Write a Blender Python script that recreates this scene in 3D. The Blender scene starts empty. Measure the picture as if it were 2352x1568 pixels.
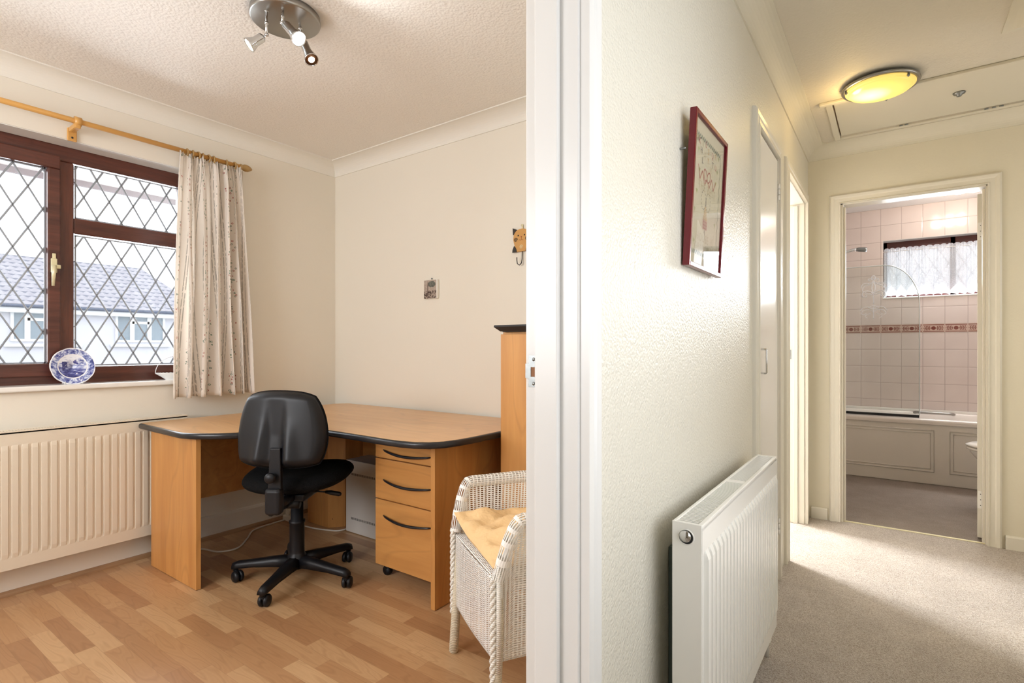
import bpy, bmesh, math, random
from mathutils import Vector, Matrix, Euler
random.seed(7)
PI = math.pi
C = bpy.context.scene.collection
scene = bpy.context.scene

# ---------------------------------------------------------------- camera, exposure, world, lights
CAM_H = 1.10; YAW = 35.54
cd = bpy.data.cameras.new('camera'); cam = bpy.data.objects.new('camera', cd); C.objects.link(cam)
cd.sensor_width = 36; cd.lens = 36 * 1225 / 2352.0; cd.shift_y = 15 / 2352.0; cd.clip_start = 0.02; cd.clip_end = 200
cam.location = (0, 0, CAM_H); cam.rotation_euler = (PI / 2, 0, math.radians(YAW))
scene.camera = cam
vs = scene.view_settings
vs.view_transform = 'Standard'; vs.look = 'None'; vs.gamma = 1; vs.use_curve_mapping = False
vs.exposure = 0.0
scene.cycles.max_bounces = 10; scene.cycles.diffuse_bounces = 6; scene.cycles.transparent_max_bounces = 16
scene.cycles.caustics_reflective = False; scene.cycles.caustics_refractive = False
scene.cycles.sample_clamp_indirect = 6.0
scene.cycles.use_denoising = True

w = bpy.data.worlds.new('sky'); scene.world = w; w.use_nodes = True
w.node_tree.nodes['Background'].inputs[0].default_value = (0.93, 0.96, 1.0, 1)
w.node_tree.nodes['Background'].inputs[1].default_value = 2.9

def area(name, loc, direction, sx, sy, power, col, portal=False, spread=180):
    l = bpy.data.lights.new(name, 'AREA'); l.shape = 'RECTANGLE'; l.size = sx; l.size_y = sy
    l.energy = power; l.color = col; l.spread = math.radians(spread)
    if portal: l.cycles.is_portal = True
    o = bpy.data.objects.new(name, l); C.objects.link(o); o.location = loc
    o.rotation_euler = Vector(direction).to_track_quat('-Z', 'Y').to_euler()
    return o
# daylight at the windows of the house, plus added fill lamps
area('daylight_portal_office', (-3.42, 0.86, 1.5), (1, 0, 0), 1.2, 1.2, 1, (1, 1, 1), portal=True)
area('daylight_office_window', (-3.80, 0.80, 1.55), (1, 0.05, -0.2), 1.6, 1.1, 66, (0.90, 0.95, 1.0))
area('fill_office_south', (-1.95, -1.55, 1.55), (-0.05, 1, -0.05), 1.5, 1.2, 56, (0.97, 0.98, 1.0))  # fill lamp at an invented, unseen window in the south wall
area('daylight_side_room_window', (-3.45, 4.65, 1.55), (1, -0.35, -0.15), 1.1, 1.1, 560, (0.95, 0.97, 1.0))
area('fill_hall', (0.62, 0.78, 1.40), (-1, 0, 0), 1.7, 1.4, 6.6, (0.97, 0.98, 1.0))  # fill lamp at an unseen window added to light the hall wall
area('fill_hall_east', (1.75, 3.40, 1.5), (-1, 0, -0.1), 0.8, 1.0, 1.5, (1.0, 0.96, 0.9))  # weak fill lamp at another unseen window added to the hall
area('fill_bathroom', (0.43, 6.08, 1.82), (0, -1, -0.45), 0.95, 0.45, 34, (0.93, 0.96, 1.0))  # lamp added inside the lace, standing in for the window's daylight

# ---------------------------------------------------------------- pixel helper (measured points of the place)
_th = math.radians(YAW)
VV = Vector((-math.sin(_th), math.cos(_th), 0)); RR = Vector((math.cos(_th), math.sin(_th), 0)); UU = Vector((0, 0, 1))
def PT(px, py, t):
    return Vector((0, 0, CAM_H)) + VV * t + RR * ((px - 1176) / 1225.0 * t) - UU * ((py - 799) / 1225.0 * t)

# ---------------------------------------------------------------- materials
M = {}
def nm(name):
    m = bpy.data.materials.new(name); m.use_nodes = True; nt = m.node_tree
    b = nt.nodes['Principled BSDF']; M[name] = m
    return m, nt, b
def N(nt, t, **kw):
    n = nt.nodes.new(t)
    for k, v in kw.items():
        if k in n.inputs.keys() if hasattr(n.inputs, 'keys') else False: n.inputs[k].default_value = v
        else: setattr(n, k, v)
    return n
def L(nt, a, b): nt.links.new(a, b)
def math_(nt, op, a, b=None, c=None):
    n = nt.nodes.new('ShaderNodeMath'); n.operation = op
    for i, v in enumerate((a, b, c)):
        if v is None: continue
        if isinstance(v, (int, float)): n.inputs[i].default_value = v
        else: nt.links.new(v, n.inputs[i])
    return n.outputs[0]
def ramp(nt, fac, stops):
    r = nt.nodes.new('ShaderNodeValToRGB'); e = r.color_ramp.elements
    while len(e) < len(stops): e.new(0.5)
    for i, (p, c) in enumerate(stops): e[i].position = p; e[i].color = (*c, 1)
    nt.links.new(fac, r.inputs[0]); return r.outputs[0]
def mixc(nt, fac, a, b):
    n = nt.nodes.new('ShaderNodeMix'); n.data_type = 'RGBA'
    if isinstance(fac, (int, float)): n.inputs[0].default_value = fac
    else: nt.links.new(fac, n.inputs[0])
    for i, v in ((6, a), (7, b)):
        if isinstance(v, tuple): n.inputs[i].default_value = (*v, 1)
        else: nt.links.new(v, n.inputs[i])
    return n.outputs[2]
def bump(nt, b, h, strength, dist=0.01):
    n = nt.nodes.new('ShaderNodeBump'); n.inputs['Strength'].default_value = strength; n.inputs['Distance'].default_value = dist
    nt.links.new(h, n.inputs['Height']); nt.links.new(n.outputs[0], b.inputs['Normal']); return n
def coords(nt, scale=(1, 1, 1), kind='Object'):
    tc = nt.nodes.new('ShaderNodeTexCoord'); mp = nt.nodes.new('ShaderNodeMapping'); mp.inputs['Scale'].default_value = scale
    nt.links.new(tc.outputs[kind], mp.inputs[0]); return mp.outputs[0]
def noise(nt, vec, scale, detail=3, rough=0.5):
    n = nt.nodes.new('ShaderNodeTexNoise'); n.inputs['Scale'].default_value = scale; n.inputs['Detail'].default_value = detail
    n.inputs['Roughness'].default_value = rough; nt.links.new(vec, n.inputs['Vector']); return n.outputs[0]
def plain(name, col, rough=0.5, metal=0, spec=0.5, coat=0, bumps=None, trans=0, emis=None):
    m, nt, b = nm(name)
    b.inputs['Base Color'].default_value = (*col, 1); b.inputs['Roughness'].default_value = rough
    b.inputs['Metallic'].default_value = metal; b.inputs['Specular IOR Level'].default_value = spec
    b.inputs['Coat Weight'].default_value = coat
    if trans: b.inputs['Transmission Weight'].default_value = trans
    if emis: b.inputs['Emission Color'].default_value = (*emis[0], 1); b.inputs['Emission Strength'].default_value = emis[1]
    if bumps:
        h = noise(nt, coords(nt, bumps[3] if len(bumps) > 3 else (1, 1, 1)), bumps[0], 3); bump(nt, b, h, bumps[1], bumps[2])
    return m
plain('office_wall', (0.77, 0.725, 0.635), 0.75, bumps=(60, 0.08, 0.004))
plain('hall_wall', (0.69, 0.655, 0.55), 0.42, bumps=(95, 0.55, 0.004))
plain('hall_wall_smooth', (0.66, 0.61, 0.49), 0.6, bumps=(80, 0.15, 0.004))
plain('white_paint', (0.71, 0.70, 0.68), 0.30)
plain('hall_paint', (0.68, 0.64, 0.55), 0.30)
plain('skirting_paint', (0.76, 0.71, 0.63), 0.3)
plain('glass_edge_glint', (0.80, 0.86, 0.85), 0.2)  # pale colour carrying the highlight of the screen's edge
plain('white_gloss', (0.82, 0.80, 0.76), 0.18)
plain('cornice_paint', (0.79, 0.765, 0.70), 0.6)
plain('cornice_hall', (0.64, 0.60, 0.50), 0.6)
plain('radiator_white', (0.83, 0.82, 0.78), 0.25)
plain('radiator_cream', (0.72, 0.64, 0.52), 0.3)
plain('black_plastic', (0.006, 0.006, 0.008), 0.42, spec=0.35, bumps=(400, 0.1, 0.001))
plain('black_edge', (0.012, 0.012, 0.015), 0.30)
plain('chrome', (0.62, 0.62, 0.62), 0.12, 1)
plain('brushed_steel', (0.34, 0.33, 0.31), 0.30, 1)
plain('steel_plate', (0.24, 0.25, 0.245), 0.38, 1, bumps=(120, 0.2, 0.001))
plain('galvanised', (0.12, 0.16, 0.15), 0.5, 0.5)
plain('brass_cream', (0.72, 0.66, 0.42), 0.3, 0.25)
plain('lead', (0.30, 0.32, 0.35), 0.45, 0.3)
plain('pole_wood', (0.62, 0.33, 0.09), 0.3)
plain('ring_wood', (0.40, 0.25, 0.09), 0.4)
plain('cushion_fabric', (0.78, 0.53, 0.27), 0.9, bumps=(18, 0.5, 0.03))
plain('red_frame', (0.13, 0.006, 0.012), 0.18)
plain('pc_case', (0.62, 0.59, 0.55), 0.5)
plain('dark_slot', (0.02, 0.02, 0.02), 0.8)
plain('hole_wood', (0.30, 0.14, 0.07), 0.9)
plain('cable', (0.75, 0.71, 0.64), 0.5)
plain('enamel', (0.72, 0.66, 0.60), 0.12)
plain('bath_panel', (0.72, 0.67, 0.60), 0.3)
plain('ceramic', (0.80, 0.76, 0.70), 0.1)
plain('ceramic_white', (0.85, 0.86, 0.86), 0.15)
plain('house_wall', (0.56, 0.56, 0.61), 0.8)
plain('house_frame', (0.72, 0.73, 0.75), 0.5)
plain('house_glass', (0.22, 0.27, 0.31), 0.1)
plain('gutter', (0.08, 0.10, 0.15), 0.5)
plain('soffit', (0.72, 0.70, 0.70), 0.6)
plain('fascia', (0.36, 0.33, 0.36), 0.6)
plain('hedge_leaf', (0.18, 0.26, 0.08), 0.8, bumps=(30, 0.8, 0.1))
plain('ground', (0.42, 0.42, 0.40), 0.9)
plain('cat_body', (0.56, 0.29, 0.075), 0.5, bumps=(20, 0.2, 0.002))
plain('cat_dark', (0.02, 0.014, 0.012), 0.3)
plain('cat_cream', (0.80, 0.70, 0.45), 0.5)
plain('cat_red', (0.35, 0.05, 0.02), 0.5)
plain('stitch_green', (0.05, 0.13, 0.11), 0.9)
plain('stitch_red', (0.42, 0.13, 0.12), 0.9)
plain('stitch_light', (0.50, 0.42, 0.27), 0.9)
plain('stitch_leaf', (0.30, 0.33, 0.10), 0.9)
plain('stitch_orange', (0.55, 0.33, 0.12), 0.9)
plain('stitch_dark', (0.08, 0.07, 0.10), 0.9)
plain('sampler_cloth', (0.60, 0.54, 0.39), 0.9, bumps=(500, 0.2, 0.001))
plain('etched', (0.85, 0.86, 0.88), 0.7)
plain('reflector', (0.25, 0.13, 0.07), 0.3, 0.8)
plain('rubber', (0.01, 0.01, 0.01), 0.6)
plain('bulb_cool', (1, 1, 1), 0.3, emis=((0.85, 0.95, 1.0), 30))
plain('bulb_warm', (1, 0.9, 0.7), 0.3, emis=((1.0, 0.84, 0.58), 7))
plain('bulb_bath', (1, 0.9, 0.8), 0.3, emis=((1.0, 0.87, 0.75), 14))

# hall wall and ceiling: blown plaster
def plaster(name, col, scale, strength, rough=0.6):
    m, nt, b = nm(name); v = coords(nt)
    b.inputs['Base Color'].default_value = (*col, 1); b.inputs['Roughness'].default_value = rough
    vo = nt.nodes.new('ShaderNodeTexVoronoi'); vo.inputs['Scale'].default_value = scale; L(nt, v, vo.inputs['Vector'])
    h = math_(nt, 'ADD', noise(nt, v, scale * 0.6, 4, 0.65), math_(nt, 'MULTIPLY', vo.outputs[0], -0.5))
    bump(nt, b, h, strength, 0.006)
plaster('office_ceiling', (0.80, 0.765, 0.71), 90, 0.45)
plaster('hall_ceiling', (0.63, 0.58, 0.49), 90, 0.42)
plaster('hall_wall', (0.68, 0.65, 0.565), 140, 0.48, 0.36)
plaster('bath_ceiling', (0.74, 0.73, 0.72), 90, 0.3)

def wood(name, axis, light, dark, rough=0.35, scale=1.0):
    m, nt, b = nm(name)
    s = [14, 14, 14]; s[axis] = 1.1
    v = coords(nt, tuple(k * scale for k in s))
    n1 = noise(nt, v, 1.2, 4, 0.6)
    s2 = [3.2, 3.2, 3.2]; s2[axis] = 0.7
    v2 = coords(nt, tuple(k * scale for k in s2))
    n2 = noise(nt, v2, 1.0, 2, 0.5)
    rings = math_(nt, 'FRACT', math_(nt, 'MULTIPLY', n2, 9.0))
    rings = math_(nt, 'PINGPONG', rings, 0.5)
    rr = ramp(nt, rings, [(0.0, (0.72, 0.72, 0.72)), (0.10, (1, 1, 1)), (0.5, (0.9, 0.9, 0.9))])
    base = ramp(nt, n1, [(0.3, dark), (0.7, light)])
    mm = nt.nodes.new('ShaderNodeMix'); mm.data_type = 'RGBA'; mm.blend_type = 'MULTIPLY'; mm.inputs[0].default_value = 0.45
    L(nt, base, mm.inputs[6]); L(nt, rr, mm.inputs[7]); L(nt, mm.outputs[2], b.inputs['Base Color'])
    b.inputs['Roughness'].default_value = rough
    bump(nt, b, n1, 0.04, 0.003)
LW, DW = (0.62, 0.31, 0.098), (0.49, 0.22, 0.062)
wood('wood_vertical', 2, LW, DW)
wood('wood_horizontal', 0, LW, DW)
wood('wood_worktop', 0, (0.74, 0.45, 0.21), (0.64, 0.355, 0.15), 0.28)
wood('wood_front', 0, LW, DW, 0.33, 0.8)
wood('mahogany', 2, (0.125, 0.037, 0.020), (0.060, 0.018, 0.012), 0.25, 2)
wood('mahogany_h', 1, (0.120, 0.035, 0.022), (0.060, 0.018, 0.012), 0.25, 2)
wood('mahogany_x', 0, (0.110, 0.025, 0.018), (0.060, 0.014, 0.012), 0.25, 2)
wood('bead_wood', 1, (0.40, 0.24, 0.13), (0.28, 0.15, 0.07), 0.4)

# laminate: three-strip beech blocks
def laminate():
    m, nt, b = nm('laminate')
    tc = nt.nodes.new('ShaderNodeTexCoord'); sx = nt.nodes.new('ShaderNodeSeparateXYZ'); L(nt, tc.outputs['Object'], sx.inputs[0])
    W_, LN = 0.0645, 0.38
    row = math_(nt, 'FLOOR', math_(nt, 'DIVIDE', sx.outputs[1], W_))
    wn = nt.nodes.new('ShaderNodeTexWhiteNoise'); wn.noise_dimensions = '1D'; L(nt, row, wn.inputs['W'])
    u = math_(nt, 'ADD', math_(nt, 'DIVIDE', sx.outputs[0], LN), math_(nt, 'MULTIPLY', wn.outputs[0], 7.0))
    col = math_(nt, 'FLOOR', u)
    cv = nt.nodes.new('ShaderNodeCombineXYZ'); L(nt, row, cv.inputs[0]); L(nt, col, cv.inputs[1])
    w2 = nt.nodes.new('ShaderNodeTexWhiteNoise'); w2.noise_dimensions = '2D'; L(nt, cv.outputs[0], w2.inputs['Vector'])
    base = ramp(nt, w2.outputs[0], [(0.0, (0.37, 0.19, 0.088)), (0.45, (0.46, 0.26, 0.125)), (1.0, (0.57, 0.36, 0.19))])
    off = nt.nodes.new('ShaderNodeVectorMath'); off.operation = 'ADD'
    L(nt, tc.outputs['Object'], off.inputs[0])
    sc2 = nt.nodes.new('ShaderNodeVectorMath'); sc2.operation = 'SCALE'; sc2.inputs['Scale'].default_value = 13.7; L(nt, w2.outputs[1], sc2.inputs[0])
    L(nt, sc2.outputs[0], off.inputs[1])
    mp = nt.nodes.new('ShaderNodeMapping'); mp.inputs['Scale'].default_value = (2.2, 17, 1); L(nt, off.outputs[0], mp.inputs[0])
    n2 = noise(nt, mp.outputs[0], 1.0, 2, 0.4)
    rings = math_(nt, 'PINGPONG', math_(nt, 'FRACT', math_(nt, 'MULTIPLY', n2, 9.0)), 0.5)
    rr = ramp(nt, rings, [(0.0, (0.74, 0.68, 0.62)), (0.22, (1, 1, 1)), (0.5, (0.90, 0.87, 0.84))])
    mm = nt.nodes.new('ShaderNodeMix'); mm.data_type = 'RGBA'; mm.blend_type = 'MULTIPLY'; mm.inputs[0].default_value = 0.55
    L(nt, base, mm.inputs[6]); L(nt, rr, mm.inputs[7])
    # fine joints
    fy = math_(nt, 'PINGPONG', math_(nt, 'FRACT', math_(nt, 'DIVIDE', sx.outputs[1], W_)), 0.5)
    fx = math_(nt, 'PINGPONG', math_(nt, 'FRACT', u), 0.5)
    j = math_(nt, 'MAXIMUM', math_(nt, 'LESS_THAN', fy, 0.010), math_(nt, 'LESS_THAN', fx, 0.002))
    out = mixc(nt, math_(nt, 'MULTIPLY', j, 0.35), mm.outputs[2], (0.18, 0.08, 0.03))
    L(nt, out, b.inputs['Base Color']); b.inputs['Roughness'].default_value = 0.36
    b.inputs['Specular IOR Level'].default_value = 0.8
laminate()

def carpet(name, base, dark, light, fleck=0.62):
    m, nt, b = nm(name); v = coords(nt)
    n1 = noise(nt, v, 260, 2, 0.7); n2 = noise(nt, v, 9, 3, 0.6); n3 = noise(nt, v, 150, 1, 0.5)
    c1 = ramp(nt, n1, [(0.30, dark), (0.55, base), (0.75, light)])
    c2 = ramp(nt, n2, [(0.3, (0.86, 0.86, 0.86)), (0.7, (1, 1, 1))])
    mm = nt.nodes.new('ShaderNodeMix'); mm.data_type = 'RGBA'; mm.blend_type = 'MULTIPLY'; mm.inputs[0].default_value = 1
    L(nt, c1, mm.inputs[6]); L(nt, c2, mm.inputs[7])
    fl = math_(nt, 'GREATER_THAN', n3, fleck)
    o = mixc(nt, math_(nt, 'MULTIPLY', fl, 0.6), mm.outputs[2], dark)
    L(nt, o, b.inputs['Base Color']); b.inputs['Roughness'].default_value = 1; b.inputs['Specular IOR Level'].default_value = 0.1
    bump(nt, b, n1, 0.8, 0.01)
carpet('hall_carpet', (0.66, 0.595, 0.53), (0.38, 0.31, 0.25), (0.76, 0.71, 0.65))
carpet('bath_carpet', (0.36, 0.30, 0.25), (0.24, 0.19, 0.16), (0.44, 0.38, 0.34), 0.75)

def tiles():
    m, nt, b = nm('tiles')
    tc = nt.nodes.new('ShaderNodeTexCoord'); sx = nt.nodes.new('ShaderNodeSeparateXYZ'); L(nt, tc.outputs['Object'], sx.inputs[0])
    mk = []
    for i, per in ((0, 0.1565), (2, 0.1555)):
        d = math_(nt, 'DIVIDE', sx.outputs[i], per)
        mk.append(math_(nt, 'PINGPONG', math_(nt, 'FRACT', math_(nt, 'ADD', d, 50)), 0.5))
    f = math_(nt, 'MINIMUM', mk[0], mk[1])
    g = math_(nt, 'LESS_THAN', f, 0.012)
    n2 = noise(nt, tc.outputs['Object'], 3, 2)
    c = ramp(nt, n2, [(0.3, (0.62, 0.535, 0.495)), (0.7, (0.67, 0.59, 0.55))])
    L(nt, mixc(nt, g, c, (0.42, 0.35, 0.32)), b.inputs['Base Color'])
    b.inputs['Roughness'].default_value = 0.12
    bump(nt, b, math_(nt, 'MINIMUM', math_(nt, 'MULTIPLY', f, 20), 1.0), 0.25, 0.003)
tiles()
def border_tile():
    m, nt, b = nm('border_tile')
    tc = nt.nodes.new('ShaderNodeTexCoord'); sx = nt.nodes.new('ShaderNodeSeparateXYZ'); L(nt, tc.outputs['Object'], sx.inputs[0])
    u = math_(nt, 'SUBTRACT', math_(nt, 'FRACT', math_(nt, 'ADD', math_(nt, 'DIVIDE', sx.outputs[0], 0.1565), 50)), 0.5)
    v = math_(nt, 'DIVIDE', math_(nt, 'SUBTRACT', sx.outputs[2], 0.037), 0.074)
    av = math_(nt, 'ABSOLUTE', v)
    line = math_(nt, 'MULTIPLY', math_(nt, 'GREATER_THAN', av, 0.36), math_(nt, 'LESS_THAN', av, 0.44))
    r = math_(nt, 'SQRT', math_(nt, 'ADD', math_(nt, 'MULTIPLY', math_(nt, 'MULTIPLY', u, u), 4.4), math_(nt, 'MULTIPLY', v, v)))
    disc = math_(nt, 'LESS_THAN', r, 0.22)
    au = math_(nt, 'ABSOLUTE', u)
    leaf = math_(nt, 'SINE', math_(nt, 'ADD', math_(nt, 'MULTIPLY', au, 90), math_(nt, 'MULTIPLY', av, -14)))
    leaf = math_(nt, 'MULTIPLY', math_(nt, 'GREATER_THAN', leaf, 0.1), math_(nt, 'MULTIPLY', math_(nt, 'LESS_THAN', av, 0.27), math_(nt, 'GREATER_THAN', av, 0.03)))
    leaf = math_(nt, 'MULTIPLY', leaf, math_(nt, 'MULTIPLY', math_(nt, 'GREATER_THAN', au, 0.13), math_(nt, 'LESS_THAN', au, 0.42)))
    stem = math_(nt, 'MULTIPLY', math_(nt, 'LESS_THAN', av, 0.025), math_(nt, 'GREATER_THAN', au, 0.13))
    k = math_(nt, 'MAXIMUM', math_(nt, 'MAXIMUM', line, disc), math_(nt, 'MAXIMUM', leaf, stem))
    k = math_(nt, 'MULTIPLY', k, math_(nt, 'LESS_THAN', au, 0.47))
    L(nt, mixc(nt, k, (0.50, 0.36, 0.30), (0.16, 0.040, 0.030)), b.inputs['Base Color']); b.inputs['Roughness'].default_value = 0.15
border_tile()

def roof_tiles():
    m, nt, b = nm('roof_tiles')
    tc = nt.nodes.new('ShaderNodeTexCoord'); sx = nt.nodes.new('ShaderNodeSeparateXYZ'); L(nt, tc.outputs['Object'], sx.inputs[0])
    row = math_(nt, 'DIVIDE', sx.outputs[2], 0.21)
    fr = math_(nt, 'FRACT', math_(nt, 'ADD', row, 50))
    wv = math_(nt, 'SINE', math_(nt, 'ADD', math_(nt, 'MULTIPLY', sx.outputs[1], 6.2832 / 0.30), math_(nt, 'MULTIPLY', math_(nt, 'FLOOR', row), 0.5)))
    sh = math_(nt, 'ADD', math_(nt, 'MULTIPLY', fr, -0.55), math_(nt, 'MULTIPLY', wv, 0.3))
    edge = math_(nt, 'GREATER_THAN', math_(nt, 'ADD', fr, math_(nt, 'MULTIPLY', wv, 0.18)), 0.78)
    n1 = noise(nt, coords(nt), 3, 2)
    c = ramp(nt, n1, [(0.3, (0.27, 0.26, 0.29)), (0.7, (0.34, 0.33, 0.35))])
    L(nt, mixc(nt, math_(nt, 'MULTIPLY', edge, 0.85), c, (0.11, 0.12, 0.16)), b.inputs['Base Color'])
    b.inputs['Roughness'].default_value = 0.8
    bump(nt, b, sh, 0.6, 0.05)
roof_tiles()

def glass(name, col=(1, 1, 1), refl=0.06):
    m = bpy.data.materials.new(name); m.use_nodes = True; nt = m.node_tree; nt.nodes.clear(); M[name] = m
    o = nt.nodes.new('ShaderNodeOutputMaterial'); mx = nt.nodes.new('ShaderNodeMixShader')
    t = nt.nodes.new('ShaderNodeBsdfTransparent'); t.inputs[0].default_value = (*col, 1)
    g = nt.nodes.new('ShaderNodeBsdfGlossy'); g.inputs['Roughness'].default_value = 0.01
    fr = nt.nodes.new('ShaderNodeFresnel'); fr.inputs[0].default_value = 1.45
    L(nt, math_(nt, 'MULTIPLY', fr.outputs[0], refl), mx.inputs[0]); L(nt, t.outputs[0], mx.inputs[1]); L(nt, g.outputs[0], mx.inputs[2]); L(nt, mx.outputs[0], o.inputs[0])
glass('window_glass', (0.97, 0.98, 0.99), 1.0)
glass('picture_glass', (0.99, 0.99, 0.99), 0.38)
glass('screen_glass', (0.94, 0.96, 0.95), 0.8)

def cloth(name, transl, builder):
    m = bpy.data.materials.new(name); m.use_nodes = True; nt = m.node_tree; M[name] = m
    b = nt.nodes['Principled BSDF']; o = nt.nodes['Material Output']
    b.inputs['Roughness'].default_value = 0.9; b.inputs['Specular IOR Level'].default_value = 0.1
    col = builder(nt)
    tr = nt.nodes.new('ShaderNodeBsdfTranslucent'); mx = nt.nodes.new('ShaderNodeMixShader'); mx.inputs[0].default_value = transl
    if isinstance(col, tuple): b.inputs['Base Color'].default_value = (*col, 1); tr.inputs[0].default_value = (*col, 1)
    else: L(nt, col, b.inputs['Base Color']); L(nt, col, tr.inputs[0])
    L(nt, b.outputs[0], mx.inputs[1]); L(nt, tr.outputs[0], mx.inputs[2]); L(nt, mx.outputs[0], o.inputs[0])
    return m, nt, mx, o
def floral(nt):
    tc = nt.nodes.new('ShaderNodeTexCoord'); sx = nt.nodes.new('ShaderNodeSeparateXYZ'); L(nt, tc.outputs['UV'], sx.inputs[0])
    u, v = sx.outputs[0], sx.outputs[1]
    p = math_(nt, 'FRACT', math_(nt, 'DIVIDE', u, 0.105))
    wn = noise(nt, coords(nt, (300, 45, 1), 'UV'), 1.0, 1)
    thin = None
    for c, wd in ((0.10, 0.012), (0.16, 0.012), (0.70, 0.012), (0.76, 0.02), (0.86, 0.012)):
        k = math_(nt, 'LESS_THAN', math_(nt, 'ABSOLUTE', math_(nt, 'SUBTRACT', p, c)), wd)
        thin = k if thin is None else math_(nt, 'MAXIMUM', thin, k)
    thin = math_(nt, 'MULTIPLY', thin, math_(nt, 'GREATER_THAN', wn, 0.42))
    base = mixc(nt, math_(nt, 'MULTIPLY', thin, 0.6), (0.93, 0.88, 0.82), (0.33, 0.31, 0.27))
    band = math_(nt, 'LESS_THAN', math_(nt, 'ABSOLUTE', math_(nt, 'SUBTRACT', p, 0.42)), 0.13)
    vo = nt.nodes.new('ShaderNodeTexVoronoi'); vo.inputs['Scale'].default_value = 85; L(nt, coords(nt, (1, 0.75, 1), 'UV'), vo.inputs['Vector'])
    d = vo.outputs['Distance']
    ring = math_(nt, 'MULTIPLY', math_(nt, 'LESS_THAN', d, 0.34), math_(nt, 'GREATER_THAN', d, 0.17))
    sc = nt.nodes.new('ShaderNodeSeparateColor'); L(nt, vo.outputs['Color'], sc.inputs[0])
    fcol = ramp(nt, sc.outputs[0], [(0.0, (0.45, 0.10, 0.08)), (0.33, (0.45, 0.16, 0.12)), (0.36, (0.10, 0.22, 0.13)), (0.7, (0.14, 0.22, 0.16)), (1.0, (0.22, 0.20, 0.22))])
    fcol.node.color_ramp.interpolation = 'CONSTANT'
    act = math_(nt, 'MULTIPLY', math_(nt, 'MULTIPLY', band, ring), math_(nt, 'GREATER_THAN', sc.outputs[1], 0.35))
    return mixc(nt, math_(nt, 'MULTIPLY', act, 0.8), base, fcol)
cloth('floral_curtain', 0.45, floral)
m, nt, mx, o = cloth('lace', 0.5, lambda nt: (0.80, 0.82, 0.86))
tp = nt.nodes.new('ShaderNodeBsdfTransparent'); mx2 = nt.nodes.new('ShaderNodeMixShader')
ln = noise(nt, coords(nt, (1, 1, 1), 'UV'), 120, 2)
L(nt, math_(nt, 'MULTIPLY', ramp(nt, ln, [(0.42, (0.02, 0.02, 0.02)), (0.62, (0.22, 0.22, 0.22))]), 1.0), mx2.inputs[0]); L(nt, mx.outputs[0], mx2.inputs[1]); L(nt, tp.outputs[0], mx2.inputs[2]); L(nt, mx2.outputs[0], o.inputs[0])

def wicker(name, cw, rh, hole, warm):
    m, nt, b = nm(name); o = nt.nodes['Material Output']
    tc = nt.nodes.new('ShaderNodeTexCoord'); sx = nt.nodes.new('ShaderNodeSeparateXYZ'); L(nt, tc.outputs['UV'], sx.inputs[0])
    u = math_(nt, 'DIVIDE', sx.outputs[0], cw); v = math_(nt, 'DIVIDE', sx.outputs[1], rh)
    fu = math_(nt, 'FRACT', math_(nt, 'ADD', u, 50)); fv = math_(nt, 'FRACT', math_(nt, 'ADD', v, 50))
    su = math_(nt, 'ABSOLUTE', math_(nt, 'SUBTRACT', fu, 0.5)); sv = math_(nt, 'ABSOLUTE', math_(nt, 'SUBTRACT', fv, 0.5))
    jit = noise(nt, coords(nt, (1, 1, 1), 'UV'), 60, 2)
    lim = math_(nt, 'ADD', hole, math_(nt, 'MULTIPLY', math_(nt, 'SUBTRACT', jit, 0.5), 0.22))
    h = math_(nt, 'MULTIPLY', math_(nt, 'LESS_THAN', sv, lim), math_(nt, 'LESS_THAN', su, 0.34))
    c = ramp(nt, jit, [(0.3, tuple(k * 0.9 for k in warm)), (0.7, warm)])
    L(nt, c, b.inputs['Base Color']); b.inputs['Roughness'].default_value = 0.5
    hgt = math_(nt, 'ADD', math_(nt, 'MULTIPLY', sv, 1.0), math_(nt, 'MULTIPLY', su, 0.7))
    bump(nt, b, hgt, 0.5, 0.002)
    t = nt.nodes.new('ShaderNodeBsdfTransparent'); mx = nt.nodes.new('ShaderNodeMixShader')
    L(nt, h, mx.inputs[0]); L(nt, b.outputs[0], mx.inputs[1]); L(nt, t.outputs[0], mx.inputs[2]); L(nt, mx.outputs[0], o.inputs[0])
wicker('wicker', 0.0120, 0.0062, 0.29, (0.90, 0.88, 0.84))
wicker('wicker_open', 0.0165, 0.0076, 0.29, (0.92, 0.91, 0.87))
def wrapped(name, per, col, axis=2):
    m, nt, b = nm(name); tc = nt.nodes.new('ShaderNodeTexCoord'); sx = nt.nodes.new('ShaderNodeSeparateXYZ'); L(nt, tc.outputs['Object'], sx.inputs[0])
    f = math_(nt, 'PINGPONG', math_(nt, 'FRACT', math_(nt, 'ADD', math_(nt, 'DIVIDE', sx.outputs[axis], per), 50)), 0.5)
    L(nt, ramp(nt, f, [(0.0, tuple(k * 0.55 for k in col)), (0.2, col)]), b.inputs['Base Color']); b.inputs['Roughness'].default_value = 0.5
    bump(nt, b, f, 0.6, 0.003)
wrapped('cane_leg', 0.006, (0.66, 0.58, 0.44))
wrapped('cane_wrap', 0.006, (0.88, 0.86, 0.80))

def seat_fabric():
    m, nt, b = nm('seat_fabric'); v = coords(nt); n1 = noise(nt, v, 220, 2, 0.7)
    L(nt, ramp(nt, n1, [(0.35, (0.002, 0.002, 0.002)), (0.7, (0.009, 0.009, 0.010))]), b.inputs['Base Color']); b.inputs['Roughness'].default_value = 0.9
    b.inputs['Specular IOR Level'].default_value = 0.15; bump(nt, b, n1, 0.5, 0.003)
seat_fabric()

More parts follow.
